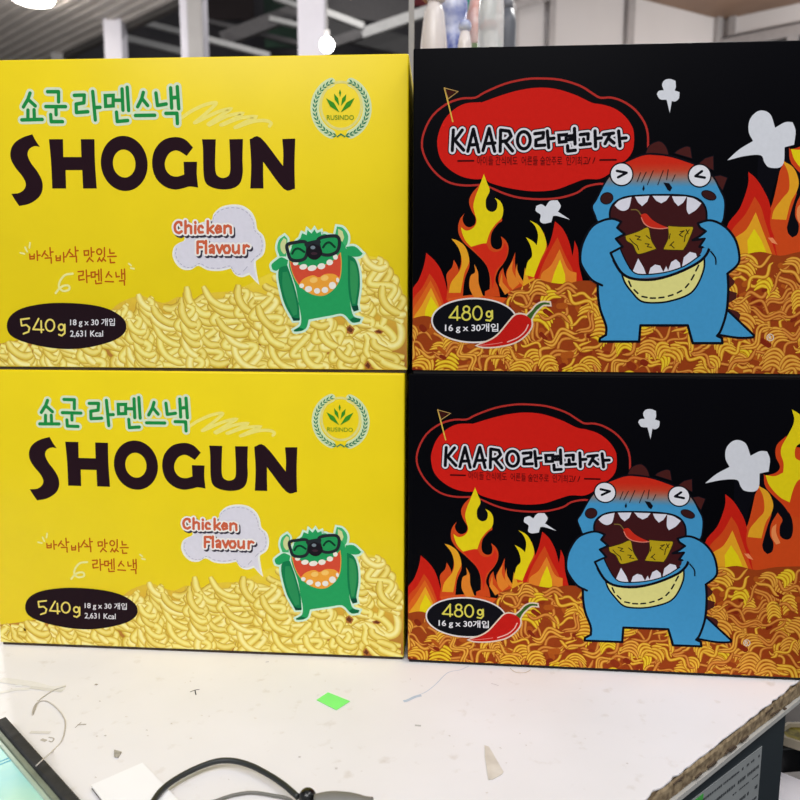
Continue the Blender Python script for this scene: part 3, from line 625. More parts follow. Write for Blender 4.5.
    P.poly(p(lip), BL); P.stroke(p([(198, 590), (225, 650), (262, 708), (310, 724), (420, 714), (520, 682), (600, 628)]), 1.2, KK, smooth=3)
    P.poly(p([(300, 742), (420, 730), (520, 700), (606, 645), (612, 655), (520, 712), (420, 742), (300, 752)]), (96, 104, 132))
    bib = [(185, 330), (240, 350), (330, 355), (430, 327), (520, 282), (552, 258), (549, 310), (520, 380), (480, 422), (400, 450), (330, 458), (270, 450), (230, 410), (200, 370)]
    P.poly(Q(bib), (222, 216, 134)); P.stroke(Q(bib), 1.7, KK, closed=True)
    P.stroke(Q([(133, 235), (160, 290), (190, 330), (240, 352), (330, 354), (430, 326), (520, 282), (560, 245), (575, 212)]), 2.6, KK, smooth=3)
    for a, b in [((216, 362), (226, 385)), ((240, 400), (256, 416)), ((275, 430), (297, 434)), ((312, 437), (334, 437)), ((350, 436), (372, 433)), ((392, 428), (412, 422)), ((432, 414), (450, 404)), ((468, 390), (482, 374)), ((494, 356), (506, 334)), ((514, 316), (526, 292))]: P.stroke(Q([a, b]), 1.6, KK)
    ck = (182, 156, 26)
    for s in ([(225, 530), (290, 508), (330, 488), (345, 496), (356, 550), (382, 596), (300, 622), (280, 612), (262, 575), (232, 556)], [(438, 480), (500, 484), (562, 484), (564, 500), (535, 570), (515, 603), (425, 600), (418, 590), (440, 540)]):
        P.poly(p(s), ck); P.stroke(p(s), .8, (60, 44, 20), closed=True)
    for s in ([(248, 545), (262, 562), (285, 580), (292, 600)], [(275, 530), (300, 535), (285, 548), (305, 552)], [(325, 570), (345, 572), (335, 585), (358, 588)], [(330, 530), (348, 545)], [(450, 520), (445, 545)], [(500, 510), (520, 505), (495, 525), (512, 535)], [(545, 500), (525, 530), (520, 560)], [(448, 580), (468, 560), (452, 575), (470, 592)], [(530, 500), (540, 520)]):
        P.stroke(p(s), .9, (50, 38, 18))
    P.stroke(p([(256, 400), (285, 402), (305, 428)]), 1, (120, 100, 50), smooth=3)
    P.poly(p([(302, 425), (330, 420), (360, 450), (400, 474), (442, 490), (400, 497), (350, 490), (315, 466)]), (196, 44, 28), smooth=3); P.stroke(p([(306, 440), (320, 468), (350, 488), (400, 495), (438, 491)]), .9, (220, 130, 110), smooth=3)
    armL = [(205, 460), (185, 490), (222, 522), (178, 545), (212, 585), (152, 616), (160, 660), (120, 760), (60, 760), (20, 700), (1, 650), (12, 570), (55, 490), (105, 457), (160, 445)]
    P.poly(p(armL), BL); P.stroke(p([(152, 616), (212, 585), (178, 545), (222, 522), (185, 490), (205, 460), (160, 445), (105, 457), (55, 490), (12, 570), (1, 650), (20, 700), (60, 752), (110, 778)]), 2.2, KK)
    armR = [(588, 468), (598, 488), (628, 508), (598, 532), (562, 552), (622, 545), (596, 585), (655, 600), (690, 680), (700, 740), (745, 712), (782, 680), (796, 640), (780, 560), (740, 500), (690, 465), (640, 453)]
    P.poly(p(armR), BL); P.stroke(p([(612, 588), (596, 585), (622, 545), (562, 552), (598, 532), (628, 508), (598, 488), (588, 468), (640, 453), (690, 465), (740, 500), (780, 560), (796, 640), (782, 680), (735, 720)]), 2.2, KK)
    P.stroke(p([(652, 608), (676, 640), (678, 672)]), 1.3, KK, smooth=3)
    P.stroke(p([(152, 616), (170, 655), (190, 692)]), 2.2, KK)
    for cx, cy in ((207, 223), (597, 230)):
        P.poly(p(ell(cx, cy, 60, 60, 36)), KK); P.poly(p(ell(cx, cy, 53, 53, 36)), (224, 224, 230))
    P.stroke(p([(184, 206), (232, 216), (190, 238)]), 2.4, KK); P.stroke(p([(608, 208), (576, 232), (622, 240)]), 2.4, KK)
    for a, b in (((302, 215), (285, 260)), ((330, 212), (306, 262)), ((365, 205), (336, 275)), ((415, 205), (388, 275)), ((440, 200), (432, 250)), ((475, 225), (460, 258))): P.stroke(p([a, b]), .8, (40, 20, 22))
    P.poly(p([(318, 276), (323, 295), (316, 308), (310, 296)]), KK); P.poly(p([(416, 264), (445, 268), (460, 290), (450, 309), (436, 300)]), KK, smooth=2)
    P.poly(p(ell(133, 343, 34, 30, rot=-25)), KK); P.poly(p(ell(133, 343, 30, 26, rot=-25)), (56, 26, 26)); P.poly(p(ell(643, 328, 40, 23, rot=22)), KK); P.poly(p(ell(643, 328, 36, 19, rot=22)), (56, 26, 26))
    P.stroke(p([(330, 122), (440, 130)]), .6, KK)
    P.done()
    # --- weight badge and chilli
    P.part('weight_badge', root, 460); G = region(420, 290, .175, 'KT')
    P.poly(G(ell(310, 175, 246, 130, 48)), (222, 214, 210)); P.poly(G(ell(310, 175, 237, 121, 48)), (14, 14, 20))
    wb = P.done(); P.part('badge_lettering', wb, 490)
    P.glyphs(G, [[(214, 95), (168, 158), (228, 160)], [(213, 97), (213, 172)], ellc(265, 111, 17, 17, 18), ellc(264, 150, 23, 22, 20), ellc(328, 133, 25, 38, 22), ellc(394, 139, 14, 16, 14), [(412, 120), (413, 162), (400, 177), (378, 173)]], 1.7, (214, 204, 84))
    P.text('16 g x 30개입', (420+143*.175, 290+192*.175, 420+447*.175, 290+247*.175), (226, 224, 228), 'KT', .016)
    P.done()
    P.part('chilli_picture', root, 540)
    ch = [(328, 318), (400, 290), (450, 255), (500, 195), (540, 150), (575, 140), (610, 150), (632, 165), (635, 210), (600, 260), (540, 300), (450, 322), (370, 326)]
    st = [(610, 148), (640, 120), (665, 90), (700, 72), (740, 74), (742, 86), (705, 86), (675, 110), (650, 140), (634, 170)]
    for s in (ch, st): P.stroke(G(s), 3.0, (222, 200, 180), closed=True)
    P.poly(G(ch), (190, 28, 22), smooth=3); P.poly(G(st), (60, 96, 36)); P.stroke(G([(618, 200), (600, 236), (560, 272), (500, 298)]), 1.1, (236, 180, 170), smooth=4); P.stroke(G([(345, 318), (430, 308), (470, 300)]), .7, (220, 120, 110), smooth=4)
    P.done()
    P.part('registered_mark', root, 460)
    q = lambda z: [f(a) for a in z]
    P.stroke(q(ell(770, 337.6, 3.3, 3.3, 18)), .7, (226, 214, 200), closed=True)
    P.text('R', (768.4, 335.6, 771.6, 339.6), (226, 214, 200), 'KT', .02)
    P.done()

def place(key):
    x, y, a, z = PLACES[key]; sh = -BW/2 if key[0] == 'Y' else BW/2
    return (x+sh*math.cos(a), y+sh*math.sin(a), z+.0002), a
def copy_tree(o, parent=None):
    c = o.copy(); COL.objects.link(c); c.parent = parent
    for ch in list(o.children): copy_tree(ch, c)
    return c
GRP = 'snack cartons stacked two by two on the white table'
loc, a = place('YB'); yb_ = empty('snack_box', loc, a); carton(yb_, H_Y, YEL, BASE_SHADE); yellow_art(yb_)
tag(yb_, 'yellow ramen snack carton with a green monster, standing directly on the white table', 'snack box', GRP)
yt_ = copy_tree(yb_); loc, a = place('YT'); yt_.location = loc; yt_.rotation_euler = (0, 0, a)
tag(yt_, 'yellow ramen snack carton with a green monster, stacked on top of the other yellow carton', 'snack box', GRP)
loc, a = place('KB'); kb_ = empty('snack_box', loc, a); carton(kb_, H_K, BLK, plain('dark_base_shade', (26, 20, 18), .8)); black_art(kb_)
tag(kb_, 'black snack carton with blue dinosaur and flames, standing directly on the white table', 'snack box', GRP)
kt_ = copy_tree(kb_); loc, a = place('KT'); kt_.location = loc; kt_.rotation_euler = (0, 0, a)
tag(kt_, 'black snack carton with blue dinosaur and flames, stacked on top of the other black carton', 'snack box', GRP)
# ------------------------------------------------------------------ table
FLOOR = -.75
e1 = onz(800, 681); e2 = onz(645, 801); ed = (e1-e2).normalized(); en = Vector((ed.y, -ed.x, 0))   # worn edge and its outward direction
eA = e2-ed*.6; eB = e1+ed*.52
TAB = [(eA.x, eA.y), (eB.x, eB.y), (-1.1, eB.y), (-1.1, eA.y)]
mtab, t, b = newmat('worn_white_laminate')
tc = t.nodes.new('ShaderNodeTexCoord')
n1 = t.nodes.new('ShaderNodeTexNoise'); n1.inputs['Scale'].default_value = 5; n1.inputs['Detail'].default_value = 6
n2 = t.nodes.new('ShaderNodeTexNoise'); n2.inputs['Scale'].default_value = 60; n2.inputs['Detail'].default_value = 6
for n in (n1, n2): t.links.new(tc.outputs['Object'], n.inputs['Vector'])
r1 = t.nodes.new('ShaderNodeValToRGB'); r1.color_ramp.elements[0].position = .3; r1.color_ramp.elements[1].position = .62
r1.color_ramp.elements[0].color = lin((230, 227, 226)); r1.color_ramp.elements[1].color = lin((239, 236, 238))
r2 = t.nodes.new('ShaderNodeValToRGB'); r2.color_ramp.elements[0].position = .62; r2.color_ramp.elements[1].position = .78
r2.color_ramp.elements[0].color = (1, 1, 1, 1); r2.color_ramp.elements[1].color = lin((236, 232, 226))
t.links.new(n1.outputs['Fac'], r1.inputs['Fac']); t.links.new(n2.outputs['Fac'], r2.inputs['Fac'])
mx = t.nodes.new('ShaderNodeMix'); mx.data_type = 'RGBA'; mx.blend_type = 'MULTIPLY'; mx.inputs['Factor'].default_value = 1
t.links.new(r1.outputs['Color'], mx.inputs['A']); t.links.new(r2.outputs['Color'], mx.inputs['B'])
t.links.new(mx.outputs['Result'], b.inputs['Base Color']); b.inputs['Roughness'].default_value = .5; b.inputs['Specular IOR Level'].default_value = .3
CORE = plain('chipped_chipboard', (176, 154, 120), .9, rgb2=(112, 92, 66), scale=170, bump=.3, detail=8)
PIT = plain('chipboard_pit', (84, 68, 52), .9)
ALU = plain('aluminium_trim', (206, 204, 198), .4, metal=.2, var=.05)
DARK = plain('dark_slate_enamel', (38, 47, 52), .4, var=.08, scale=12)
table = empty('table', (0, 1.0, FLOOR))
def sub(o, root): o.parent = root; o.location = -Vector(root.location)
bm = bmesh.new(); rnd = random.Random(3); lam = []
N = 260
for i in range(N+1):
    s = i/N; p = eA.lerp(eB, s); j = .0004+.0010*rnd.random()*(.4+abs(math.sin(i*.31)))+(.0014 if rnd.random() < .05 else 0)
    q = p-en*j; lam.append((q.x, q.y))
prism(bm, lam+TAB[2:], -.0012, 0.0)
o = bm_obj('laminate_top', bm, mtab); sub(o, table)
bm = bmesh.new(); nn = 200; rows = [(-.0004, -.0012), (.0004, -.004), (0, -.009), (-.0003, -.014), (-.0010, -.0165)]
grid = []
for i in range(nn+1):
    p = eA.lerp(eB, i/nn); grid.append([bm.verts.new((p+en*(d+rnd.uniform(-.0003, .0003))).to_tuple()[:2]+(z+(rnd.uniform(-.0004, .0004)),)) for d, z in rows])
for i in range(nn):
    for k in range(len(rows)-1): bm.faces.new((grid[i][k], grid[i+1][k], grid[i+1][k+1], grid[i][k+1]))
prism(bm, [(p[0], p[1]) for p in (eA-en*.0025, eB-en*.0025)]+TAB[2:], -.0165, -.0013)
o = bm_obj('chipboard_core', bm, CORE); sub(o, table)
bm = bmesh.new()
for i in range(46):
    s = rnd.uniform(.3, .75); p = eA.lerp(eB, s)+en*.0004; L = rnd.uniform(.0015, .007); z = rnd.choice([-.004, -.012, -.014, -.0155])+rnd.uniform(-.001, .001)
    bar(bm, (p-ed*L)+Vector((0, 0, z)), (p+ed*L)+Vector((0, 0, z+rnd.uniform(-.001, .001))), .0016, rnd.uniform(.0006, .0016))
o = bm_obj('chipped_pits', bm, PIT); o['kind'] = 'stuff'; sub(o, table)
bm = bmesh.new(); a0 = eA+en*(-.001); b0 = eB+en*(-.001)
a0 += en*.0008; b0 += en*.0008; bar(bm, a0+Vector((0, 0, -.0190)), b0+Vector((0, 0, -.0190)), .004, .0042)
o = bm_obj('metal_edge_strip', bm, ALU); sub(o, table)
# slate body under the top, ends a little before the corner of the top
vt = onp(782, 760, e1-en*.002, en); vt.z = 0
cb = vt; ca = eA+ed*.05-en*.002
bm = bmesh.new(); q = [ca, cb, cb-en*.45, ca-en*.45]
prism(bm, [(v.x, v.y) for v in q], FLOOR, -.0215, .001)
o = bm_obj('cabinet_body', bm, DARK); sub(o, table)
bm = bmesh.new(); add_box(bm, (-.95, eB.y-.1, (FLOOR-.0185)/2), (.05, .05, -.0185-FLOOR)); o = bm_obj('leg', bm, DARK); sub(o, table)
bm = bmesh.new(); add_box(bm, (-.95, .25, (FLOOR-.0185)/2), (.05, .05, -.0185-FLOOR)); o = bm_obj('leg', bm, DARK); sub(o, table)
bm = bmesh.new(); add_box(bm, (.62, eB.y-.08, (FLOOR-.0185)/2), (.05, .05, -.0185-FLOOR)); o = bm_obj('leg', bm, DARK); sub(o, table)
# marks on the top: pen, smear, scuffs (flat on the surface)
def flatmesh(name, items, parent=None, z0=.00012):
    V = []; Fc = []; C = []; z = z0
    for pts, w, col in items:
        z += 2e-5
        if w is None:
            q = [onz(*p) for p in pts]; tr = tessellate_polygon([[Vector((v.x, v.y, 0)) for v in q]]); b0 = len(V)
            V += [(v.x, v.y, z) for v in q]; C += [lin(col)]*len(q); Fc += [tuple(b0+i for i in f) for f in tr]
        else:
            q = catmull([onz(*p) for p in pts], 6); b0 = len(V)
            for i, v in enumerate(q):
                d = (q[min(i+1, len(q)-1)]-q[max(i-1, 0)]).normalized(); n = Vector((-d.y, d.x, 0))*w/2
                V += [(v.x+n.x, v.y+n.y, z), (v.x-n.x, v.y-n.y, z)]; C += [lin(col)]*2
            Fc += [(b0+2*i, b0+2*i+1, b0+2*i+3, b0+2*i+2) for i in range(len(q)-1)]
    me = bpy.data.meshes.new(name); me.from_pydata(V, [], Fc); ca_ = me.color_attributes.new('ink', 'FLOAT_COLOR', 'POINT')
    for i, c in enumerate(C): ca_.data[i].color = c
    o = link(name, me, None, [INK])
    if parent: sub(o, parent)
    return o
Zt = lambda x0, y0, s, pts: [(x0+s*a, y0+s*c) for a, c in pts]
rnd = random.Random(8)
marks = [([(190, 692), (196, 690), (199.5, 689.5)], .0009, (60, 58, 60)), ([(195, 690.5), (196, 695)], .0009, (60, 58, 60)),
         (Zt(400, 520, .25, [(275, 585), (240, 600), (190, 612), (140, 660), (100, 690), (60, 705)]), .0008, (196, 204, 218)), (Zt(400, 520, .25, [(85, 702), (60, 708), (30, 722), (14, 726)]), .0032, (186, 198, 214)),
         ([(415, 725.5), (421, 726)], .0022, (190, 186, 184)), ([(410, 679), (411, 679.4)], .0008, (180, 178, 176)),
         (Zt(0, 640, .25, [(310, 340), (345, 338)]), .0016, (186, 178, 170)), (Zt(0, 640, .25, [(300, 352), (325, 330)]), .0007, (176, 168, 160)),
         (Zt(0, 640, .25, [(165, 398), (185, 405)]), .0028, (190, 182, 172)), (Zt(0, 640, .25, [(195, 390), (215, 395), (208, 408), (195, 405)]), .0012, (186, 178, 168)),
         (Zt(0, 640, .25, [(380, 178), (390, 180)]), .0022, (170, 160, 150)), (Zt(0, 640, .25, [(398, 245), (402, 246)]), .001, (160, 150, 140)), (Zt(0, 640, .25, [(417, 383), (425, 384)]), .0012, (190, 184, 176)), (Zt(0, 640, .25, [(585, 361), (590, 362)]), .0008, (170, 160, 150)),
         (Zt(0, 640, .25, [(0, 160), (60, 168), (130, 178), (200, 196), (262, 190)]), .0085, (232, 229, 224)), (Zt(0, 640, .25, [(120, 190), (200, 200), (250, 205)]), .0040, (220, 216, 209)), (Zt(0, 640, .25, [(0, 212), (60, 200), (120, 196)]), .0045, (234, 231, 226)),
         (Zt(0, 640, .25, [(60, 185), (75, 182), (90, 187)]), .002, (240, 240, 240)), (Zt(0, 640, .25, [(120, 370), (200, 372)]), .0035, (222, 217, 210)),
         (Zt(150, 640, .3125, [(475, 375), (482, 376)]), .0018, (200, 194, 192)), (Zt(150, 640, .3125, [(592, 412), (600, 412)]), .0022, (206, 200, 198)), (Zt(150, 640, .3125, [(370, 72), (380, 70)]), .001, (180, 178, 190)), (Zt(400, 520, .25, [(440, 594), (462, 610), (500, 612), (524, 600)]), .0007, (196, 178, 150)), (Zt(400, 520, .25, [(365, 655), (395, 664)]), .0009, (206, 200, 202))]
for i in range(40):
    x = rnd.uniform(0, 640); y = rnd.uniform(672, 795)
    if x < 90 and y > 715: continue
    marks.append(([(x, y), (x+rnd.uniform(.8, 2.5), y+rnd.uniform(-.5, .7))], rnd.uniform(.0004, .0010), rnd.choice([(206, 198, 190), (216, 208, 200), (190, 180, 172)])))
for nm, ms, lb in (('pen_mark', marks[0:2], 'small dark pen tick'), ('smear', marks[2:4], 'pale blue ink smear')): flatmesh(nm, ms, table)['label'] = lb
for i in range(4, 24): flatmesh('scuff_mark', [marks[i]], table, .00012+i*1.2e-5)
flatmesh('dust_specks', marks[24:], table, .0004)['kind'] = 'stuff'
q = [onz(460+.1*a, 720+.1*c) for a, c in [(245, 260), (290, 275), (345, 370), (435, 525), (420, 550), (330, 600), (285, 605), (265, 480), (250, 370)]]; c0 = sum(q, Vector())/len(q)
bm = bmesh.new(); prism(bm, [(v.x-c0.x, v.y-c0.y) for v in q], 0, .0004); scr = bm_obj('plastic_scrap', bm, plain('cloudy_plastic_film', (226, 219, 208), .35, rgb2=(206, 198, 186), scale=60)); scr.location = (c0.x, c0.y, .0004)
tag(scr, 'small cloudy triangular scrap of plastic film on the table in front of the black carton', 'plastic scrap')
tag(table, 'white laminate table with chipped chipboard edge over a dark cabinet, carrying the cartons', 'table')

# label on the slate body
pn = en; p0 = e1-en*.002
def onc(x, y, out=.0006): v = onp(x, y, p0, pn); return v+en*out
lab = empty('printed_notice', onc(735, 790)); LP = lab.location.copy()
TRp = onc(761.5, 746); TLp = onc(690, 801)
dn = Vector((0, 0, -.16)); quad = [TRp, TLp, TLp+dn, TRp+dn]
me = bpy.data.meshes.new('sheet'); V = [tuple(v-LP) for v in quad]+[tuple(v-en*.0006-LP) for v in quad]
me.from_pydata(V, [], [(0, 1, 2, 3), (7, 6, 5, 4), (0, 4, 5, 1), (1, 5, 6, 2), (2, 6, 7, 3), (3, 7, 4, 0)])
link('sheet', me, lab, [plain('grey_print_paper', (150, 154, 154), .6)])
bm = bmesh.new(); ux = (TRp-TLp); L = ux.length; ux.normalize(); rnd = random.Random(5)
def tick(s, z, w, h):
    c = TRp-ux*s+Vector((0, 0, -z))+en*.0003-LP
    q = ux.to_track_quat('Y', 'Z').to_matrix(); add_box(bm, c, (.0002, w, h), rot=q)
for row, (z, h, dens) in enumerate([(.007, .0022, .8), (.017, .0030, .9), (.025, .0012, .5), (.036, .0032, .35), (.047, .0028, .85), (.057, .002, .6), (.07, .002, .7)]):
    s = .004
    while s < L-.012:
        w = rnd.uniform(.0012, .0034)
        if rnd.random() < dens: tick(s+w/2, z, w*.8, h*rnd.uniform(.7, 1))
        s += w+rnd.uniform(.0005, .0012)
bm_obj('small_print', bm, plain('grey_black_ink', (62, 66, 70), .6), lab)['kind'] = 'stuff'
bm = bmesh.new()
c = onc(698, 803)+en*.0002-LP; add_box(bm, c, (.0003, .012, .012), rot=ux.to_track_quat('Y', 'Z').to_matrix()); bm_obj('green_mark', bm, plain('green_ink', (70, 170, 70), .6), lab)
tag(lab, 'grey printed notice with small black lines stuck on the dark cabinet side', 'notice')

# --- things on the table
def flat_thing(name, px, h, mat, z=0.0004, bevel=0):
    q = [onz(a, c, z+h) for a, c in px]; c0 = sum(q, Vector())/len(q); r = empty(name, (c0.x, c0.y, z))
    bm = bmesh.new(); prism(bm, [(v.x-c0.x, v.y-c0.y) for v in q], 0, h, bevel)
    return r, bm, mat
def single(name, px, h, mat, z=.0004):
    q = [onz(a, c, z+h) for a, c in px]; c0 = sum(q, Vector())/len(q)
    bm = bmesh.new(); prism(bm, [(v.x-c0.x, v.y-c0.y) for v in q], 0, h); o = bm_obj(name, bm, mat); o.location = (c0.x, c0.y, z); return o
o = single('sticker', [(328, 692.2), (350, 701), (336.4, 709.8), (316.5, 699.8)], .0003, plain('neon_green_paper', (134, 248, 122), .7, var=.03)); tag(o, 'small neon green paper sticker lying on the white table in front of the yellow carton', 'sticker')
o = single('paper_chip', [(114, 749.5), (121.5, 751.5), (118, 757), (114, 756)], .0009, plain('grey_paper_chip', (176, 170, 158), .8, var=.15, scale=300)); tag(o, 'tiny grey torn paper chip on the table above the white card', 'paper chip')
WHITE = plain('bright_white_card', (250, 249, 251), .6, var=.005)
cardp = empty('card', onz(145, 790)); cl_ = cardp.location.copy()
q = [onz(*p, .0035)-cl_ for p in [(142.5, 762.5), (91, 785), (104, 802), (150, 850), (226, 850)]]
bm = bmesh.new(); prism(bm, [(v.x, v.y) for v in q], .0022, .0035); bm_obj('top_sheet', bm, WHITE, cardp)
bm = bmesh.new(); c0 = sum(q, Vector())/len(q); prism(bm, [(v.x*.99+c0.x*.01, v.y*.99+c0.y*.01) for v in q], .0003, .0022); bm_obj('backing', bm, plain('grey_card_backing', (120, 116, 108), .8), cardp)
tag(cardp, 'bright white paper card lying at the front of the table under the black cable', 'card')
# cable with plug
CB = plain('black_cable_rubber', (38, 42, 42), .45, var=.1); GC = plain('grey_cable_rubber', (120, 118, 112), .5)
z8 = lambda pts, z: [onz(140+.3125*a, 740+.3125*c, z) for a, c in pts]
cb_ = empty('power_cable', onz(250, 790)); cl_ = cb_.location.copy()
P = catmull([v-cl_ for v in [onz(128, 850, .0062)]+z8([(-10, 290), (40, 200), (80, 150), (150, 105), (230, 72), (290, 66), (350, 80), (410, 110), (460, 143), (505, 182)], .0062)], 8)
bm = bmesh.new(); tube(bm, P, .0021, 12); bm_obj('cord', bm, CB, cb_, True)
bm = bmesh.new(); c = onz(307.5, 797, .0068)-cl_
bmesh.ops.create_uvsphere(bm, u_segments=20, v_segments=12, radius=.0062, matrix=Matrix.Translation(c)); bm_obj('strain_relief', bm, plain('glossy_black_plastic', (18, 20, 20), .2), cb_, True)
bm = bmesh.new(); a_ = onz(314, 803, .008)-cl_; b_ = onz(372, 806, .008)-cl_
tube(bm, catmull([a_, a_.lerp(b_, .3)+Vector((0, .001, 0)), a_.lerp(b_, .7)+Vector((0, .001, 0)), b_], 6), .0075, 16, rf=lambda t: .0075*(.75+.25*math.sin(math.pi*min(1, t*1.2)))); bm_obj('plug_body', bm, GC, cb_, True)
tag(cb_, 'thick black cable arching over the white card to a grey plug at the table front', 'cable')
g_ = empty('thin_cable', onz(250, 800)); cl_ = g_.location.copy()
P = catmull([v-cl_ for v in z8([(150, 260), (200, 212), (250, 192), (300, 176), (360, 168), (430, 178), (478, 190), (520, 230)], .0016)], 8)
bm = bmesh.new(); tube(bm, P, .0012, 10); o = bm_obj('cord', bm, GC, g_, True)
tag(g_, 'thin grey cable curving below the thick black cable at the table front', 'cable')
# curled clear string
s_ = empty('string', onz(50, 740)); cl_ = s_.location.copy(); z5 = lambda pts, z: [onz(.15*a, 700+.15*c, z) for a, c in pts]
P = [v-cl_ for v in z5([(215, 100), (220, 62), (245, 20), (300, 5), (360, 38), (415, 100), (435, 165), (412, 268), (350, 340)], .0008)]+[v-cl_ for v in z5([(295, 388), (240, 440)], .0115)]
bm = bmesh.new(); tube(bm, catmull(P, 8), .0005, 8); o = bm_obj('strand', bm, plain('pale_nylon', (206, 198, 188), .3), s_, True)
P = [v-cl_ for v in [onz(262*.25, 640+185*.25, .0008), onz(54, 690, .0008), onz(43, 697, .0008), onz(38, 702, .0008), onz(33, 714, .0008)]]
bm = bmesh.new(); tube(bm, catmull(P, 8), .0004, 8); bm_obj('loose_end', bm, plain('pale_nylon_end', (196, 190, 178), .3), s_, True)
tag(s_, 'thin pale curled plastic string beside the black rimmed glass panel', 'string')
# black rimmed glass panel lying on the table at the left
gp = empty('glass_panel', onz(20, 790)); gl = gp.location.copy(); zt = .011
d1 = (onz(82, 800, zt)-onz(6, 716, zt)); d1.z = 0; d1.normalize(); nI = Vector((d1.y, -d1.x, 0))
if nI.x > 0: nI = -nI
c1 = onz(6, 716, zt); c1.z = 0
wR = abs((onz(0, 727, zt)-c1).dot(nI)); 
def rect(bm, a, bb, w0, w1, z0, z1, bev=0):     # strip along the visible edge, from w0 to w1 inwards
    q = [c1+d1*a+nI*w0, c1+d1*bb+nI*w0, c1+d1*bb+nI*w1, c1+d1*a+nI*w1]; prism(bm, [(v.x-gl.x, v.y-gl.y) for v in q], z0, z1, bev)
RUB = plain('black_rubber_rim', (52, 52, 54), .75, var=.25, scale=90, bump=.4)
bm = bmesh.new(); rect(bm, 0, .34, 0, wR, .0004, zt, .0015); rect(bm, 0, wR, wR, .30, .0004, zt, .0015); rect(bm, .34-wR, .34, wR, .30, .0004, zt, .0015); rect(bm, wR, .34-wR, .30-wR, .30, .0004, zt, .0015)
bm_obj('rubber_rim', bm, RUB, gp)
bm = bmesh.new(); rect(bm, wR, .34-wR, wR, wR+.004, .0004, zt-.002, .0008); bm_obj('inner_seal', bm, plain('grey_green_seal', (132, 140, 122), .5, var=.15, scale=60), gp)
bm = bmesh.new(); rect(bm, wR, .34-wR, wR+.004, wR+.0075, .0004, zt-.003, .0008); bm_obj('glass_bevel', bm, plain('pale_green_glass_edge', (172, 192, 176), .2), gp)
TEAL = plain('teal_backed_glass', (178, 226, 206), .25, rgb2=(146, 212, 214), scale=16)
bm = bmesh.new(); rect(bm, wR, .34-wR, wR+.0075, .30-wR, .0004, zt-.004); bm_obj('pane', bm, TEAL, gp)
bm = bmesh.new(); q = [onz(.15*a, 700+.15*c, zt-.0036)-gl for a, c in [(0, 268), (30, 300), (20, 320), (0, 300)]]
prism(bm, [(v.x, v.y) for v in q], zt-.0042, zt-.0036)
for a in ((0, 405), (0, 425)):
    u_ = onz(.15*a[0]-1, 700+.15*a[1]+1, zt-.0038)-gl; w_ = onz(.15*75, 700+.15*(a[1]-25), zt-.0038)-gl; bar(bm, u_, w_, .0006, .0004)
bm_obj('blue_corner_print', bm, plain('blue_print', (66, 170, 206), .4), gp)
tag(gp, 'teal glass panel with thick black rubber rim at the front left of the table', 'glass panel')

# --- low counter, box, tray and paper right of the table
zc = -.18
cnt = empty('side_counter', (.75, 1.1, FLOOR)); x0_ = .02
cp_ = vt+en*.02
bm = bmesh.new(); q = [cp_-ed*.12, cp_+ed*.30, cp_+ed*.30+en*.5, cp_-ed*.12+en*.5]; c0 = Vector(cnt.location)
prism(bm, [(v.x-c0.x, v.y-c0.y) for v in q], 0, zc-FLOOR, .002); bm_obj('counter_body', bm, plain('near_black_wood', (22, 22, 26), .5), cnt)
tag(cnt, 'low black counter beyond the chipped table edge at the lower right', 'counter')
fb = onz(792, 748, zc+.03)
bx_ = fb; dv = Vector((1, .12, 0)).normalized(); nv = Vector((-dv.y, dv.x, 0))
bm = bmesh.new(); q = [bx_-dv*.022, bx_+dv*.20, bx_+dv*.20+nv*.12, bx_-dv*.022+nv*.12]; c0 = sum(q, Vector())/4
prism(bm, [(v.x-c0.x, v.y-c0.y) for v in q], .0003, .030, .002); o = bm_obj('flat_case', bm, plain('black_plastic_case', (16, 16, 18), .35)); o.location = (c0.x, c0.y, zc)
tag(o, 'flat black plastic case on the low counter, under the small tray', 'case')
tz = zc+.0305; tr_ = empty('tray', onz(806, 738, tz+.004)); tr_.location.z = tz; tl = tr_.location.copy()
def octo(rx, ry, k=.35): return [(rx, -ry*k), (rx, ry*k), (rx*k, ry), (-rx*k, ry), (-rx, ry*k), (-rx, -ry*k), (-rx*k, -ry), (rx*k, -ry)]
bm = bmesh.new(); prof = [(1.0, .0), (1.0, .010), (.86, .010), (.80, .003)]; rings = []
for s, z in prof: rings.append([bm.verts.new((x*s, y*s, z)) for x, y in octo(.030, .022)])
for i in range(3):
    for k in range(8): bm.faces.new((rings[i][k], rings[i][(k+1) % 8], rings[i+1][(k+1) % 8], rings[i+1][k]))
bm.faces.new(rings[-1]); bm.faces.new(rings[0][::-1]); bm_obj('rim', bm, plain('beige_plastic', (198, 184, 160), .4), tr_)
bm = bmesh.new(); prism(bm, [(x*.8, y*.8) for x, y in octo(.030, .022)], .0031, .006); bm_obj('filling', bm, plain('olive_yellow_filling', (176, 160, 60), .6, rgb2=(90, 78, 30), scale=120), tr_)
tag(tr_, 'small beige eight sided tray with olive yellow filling at the right edge', 'tray')
q = [onz(*p, zc+.001) for p in [(778.5, 771), (808, 783), (812, 812), (774, 812)]]; c0 = sum(q, Vector())/4
bm = bmesh.new(); prism(bm, [(v.x-c0.x, v.y-c0.y) for v in q], .0003, .0010); o = bm_obj('paper_sheet', bm, plain('white_note_paper', (232, 226, 230), .7, var=.03)); o.location = (c0.x, c0.y, zc)
tag(o, 'white paper sheet on the low black counter at the bottom right corner', 'paper')

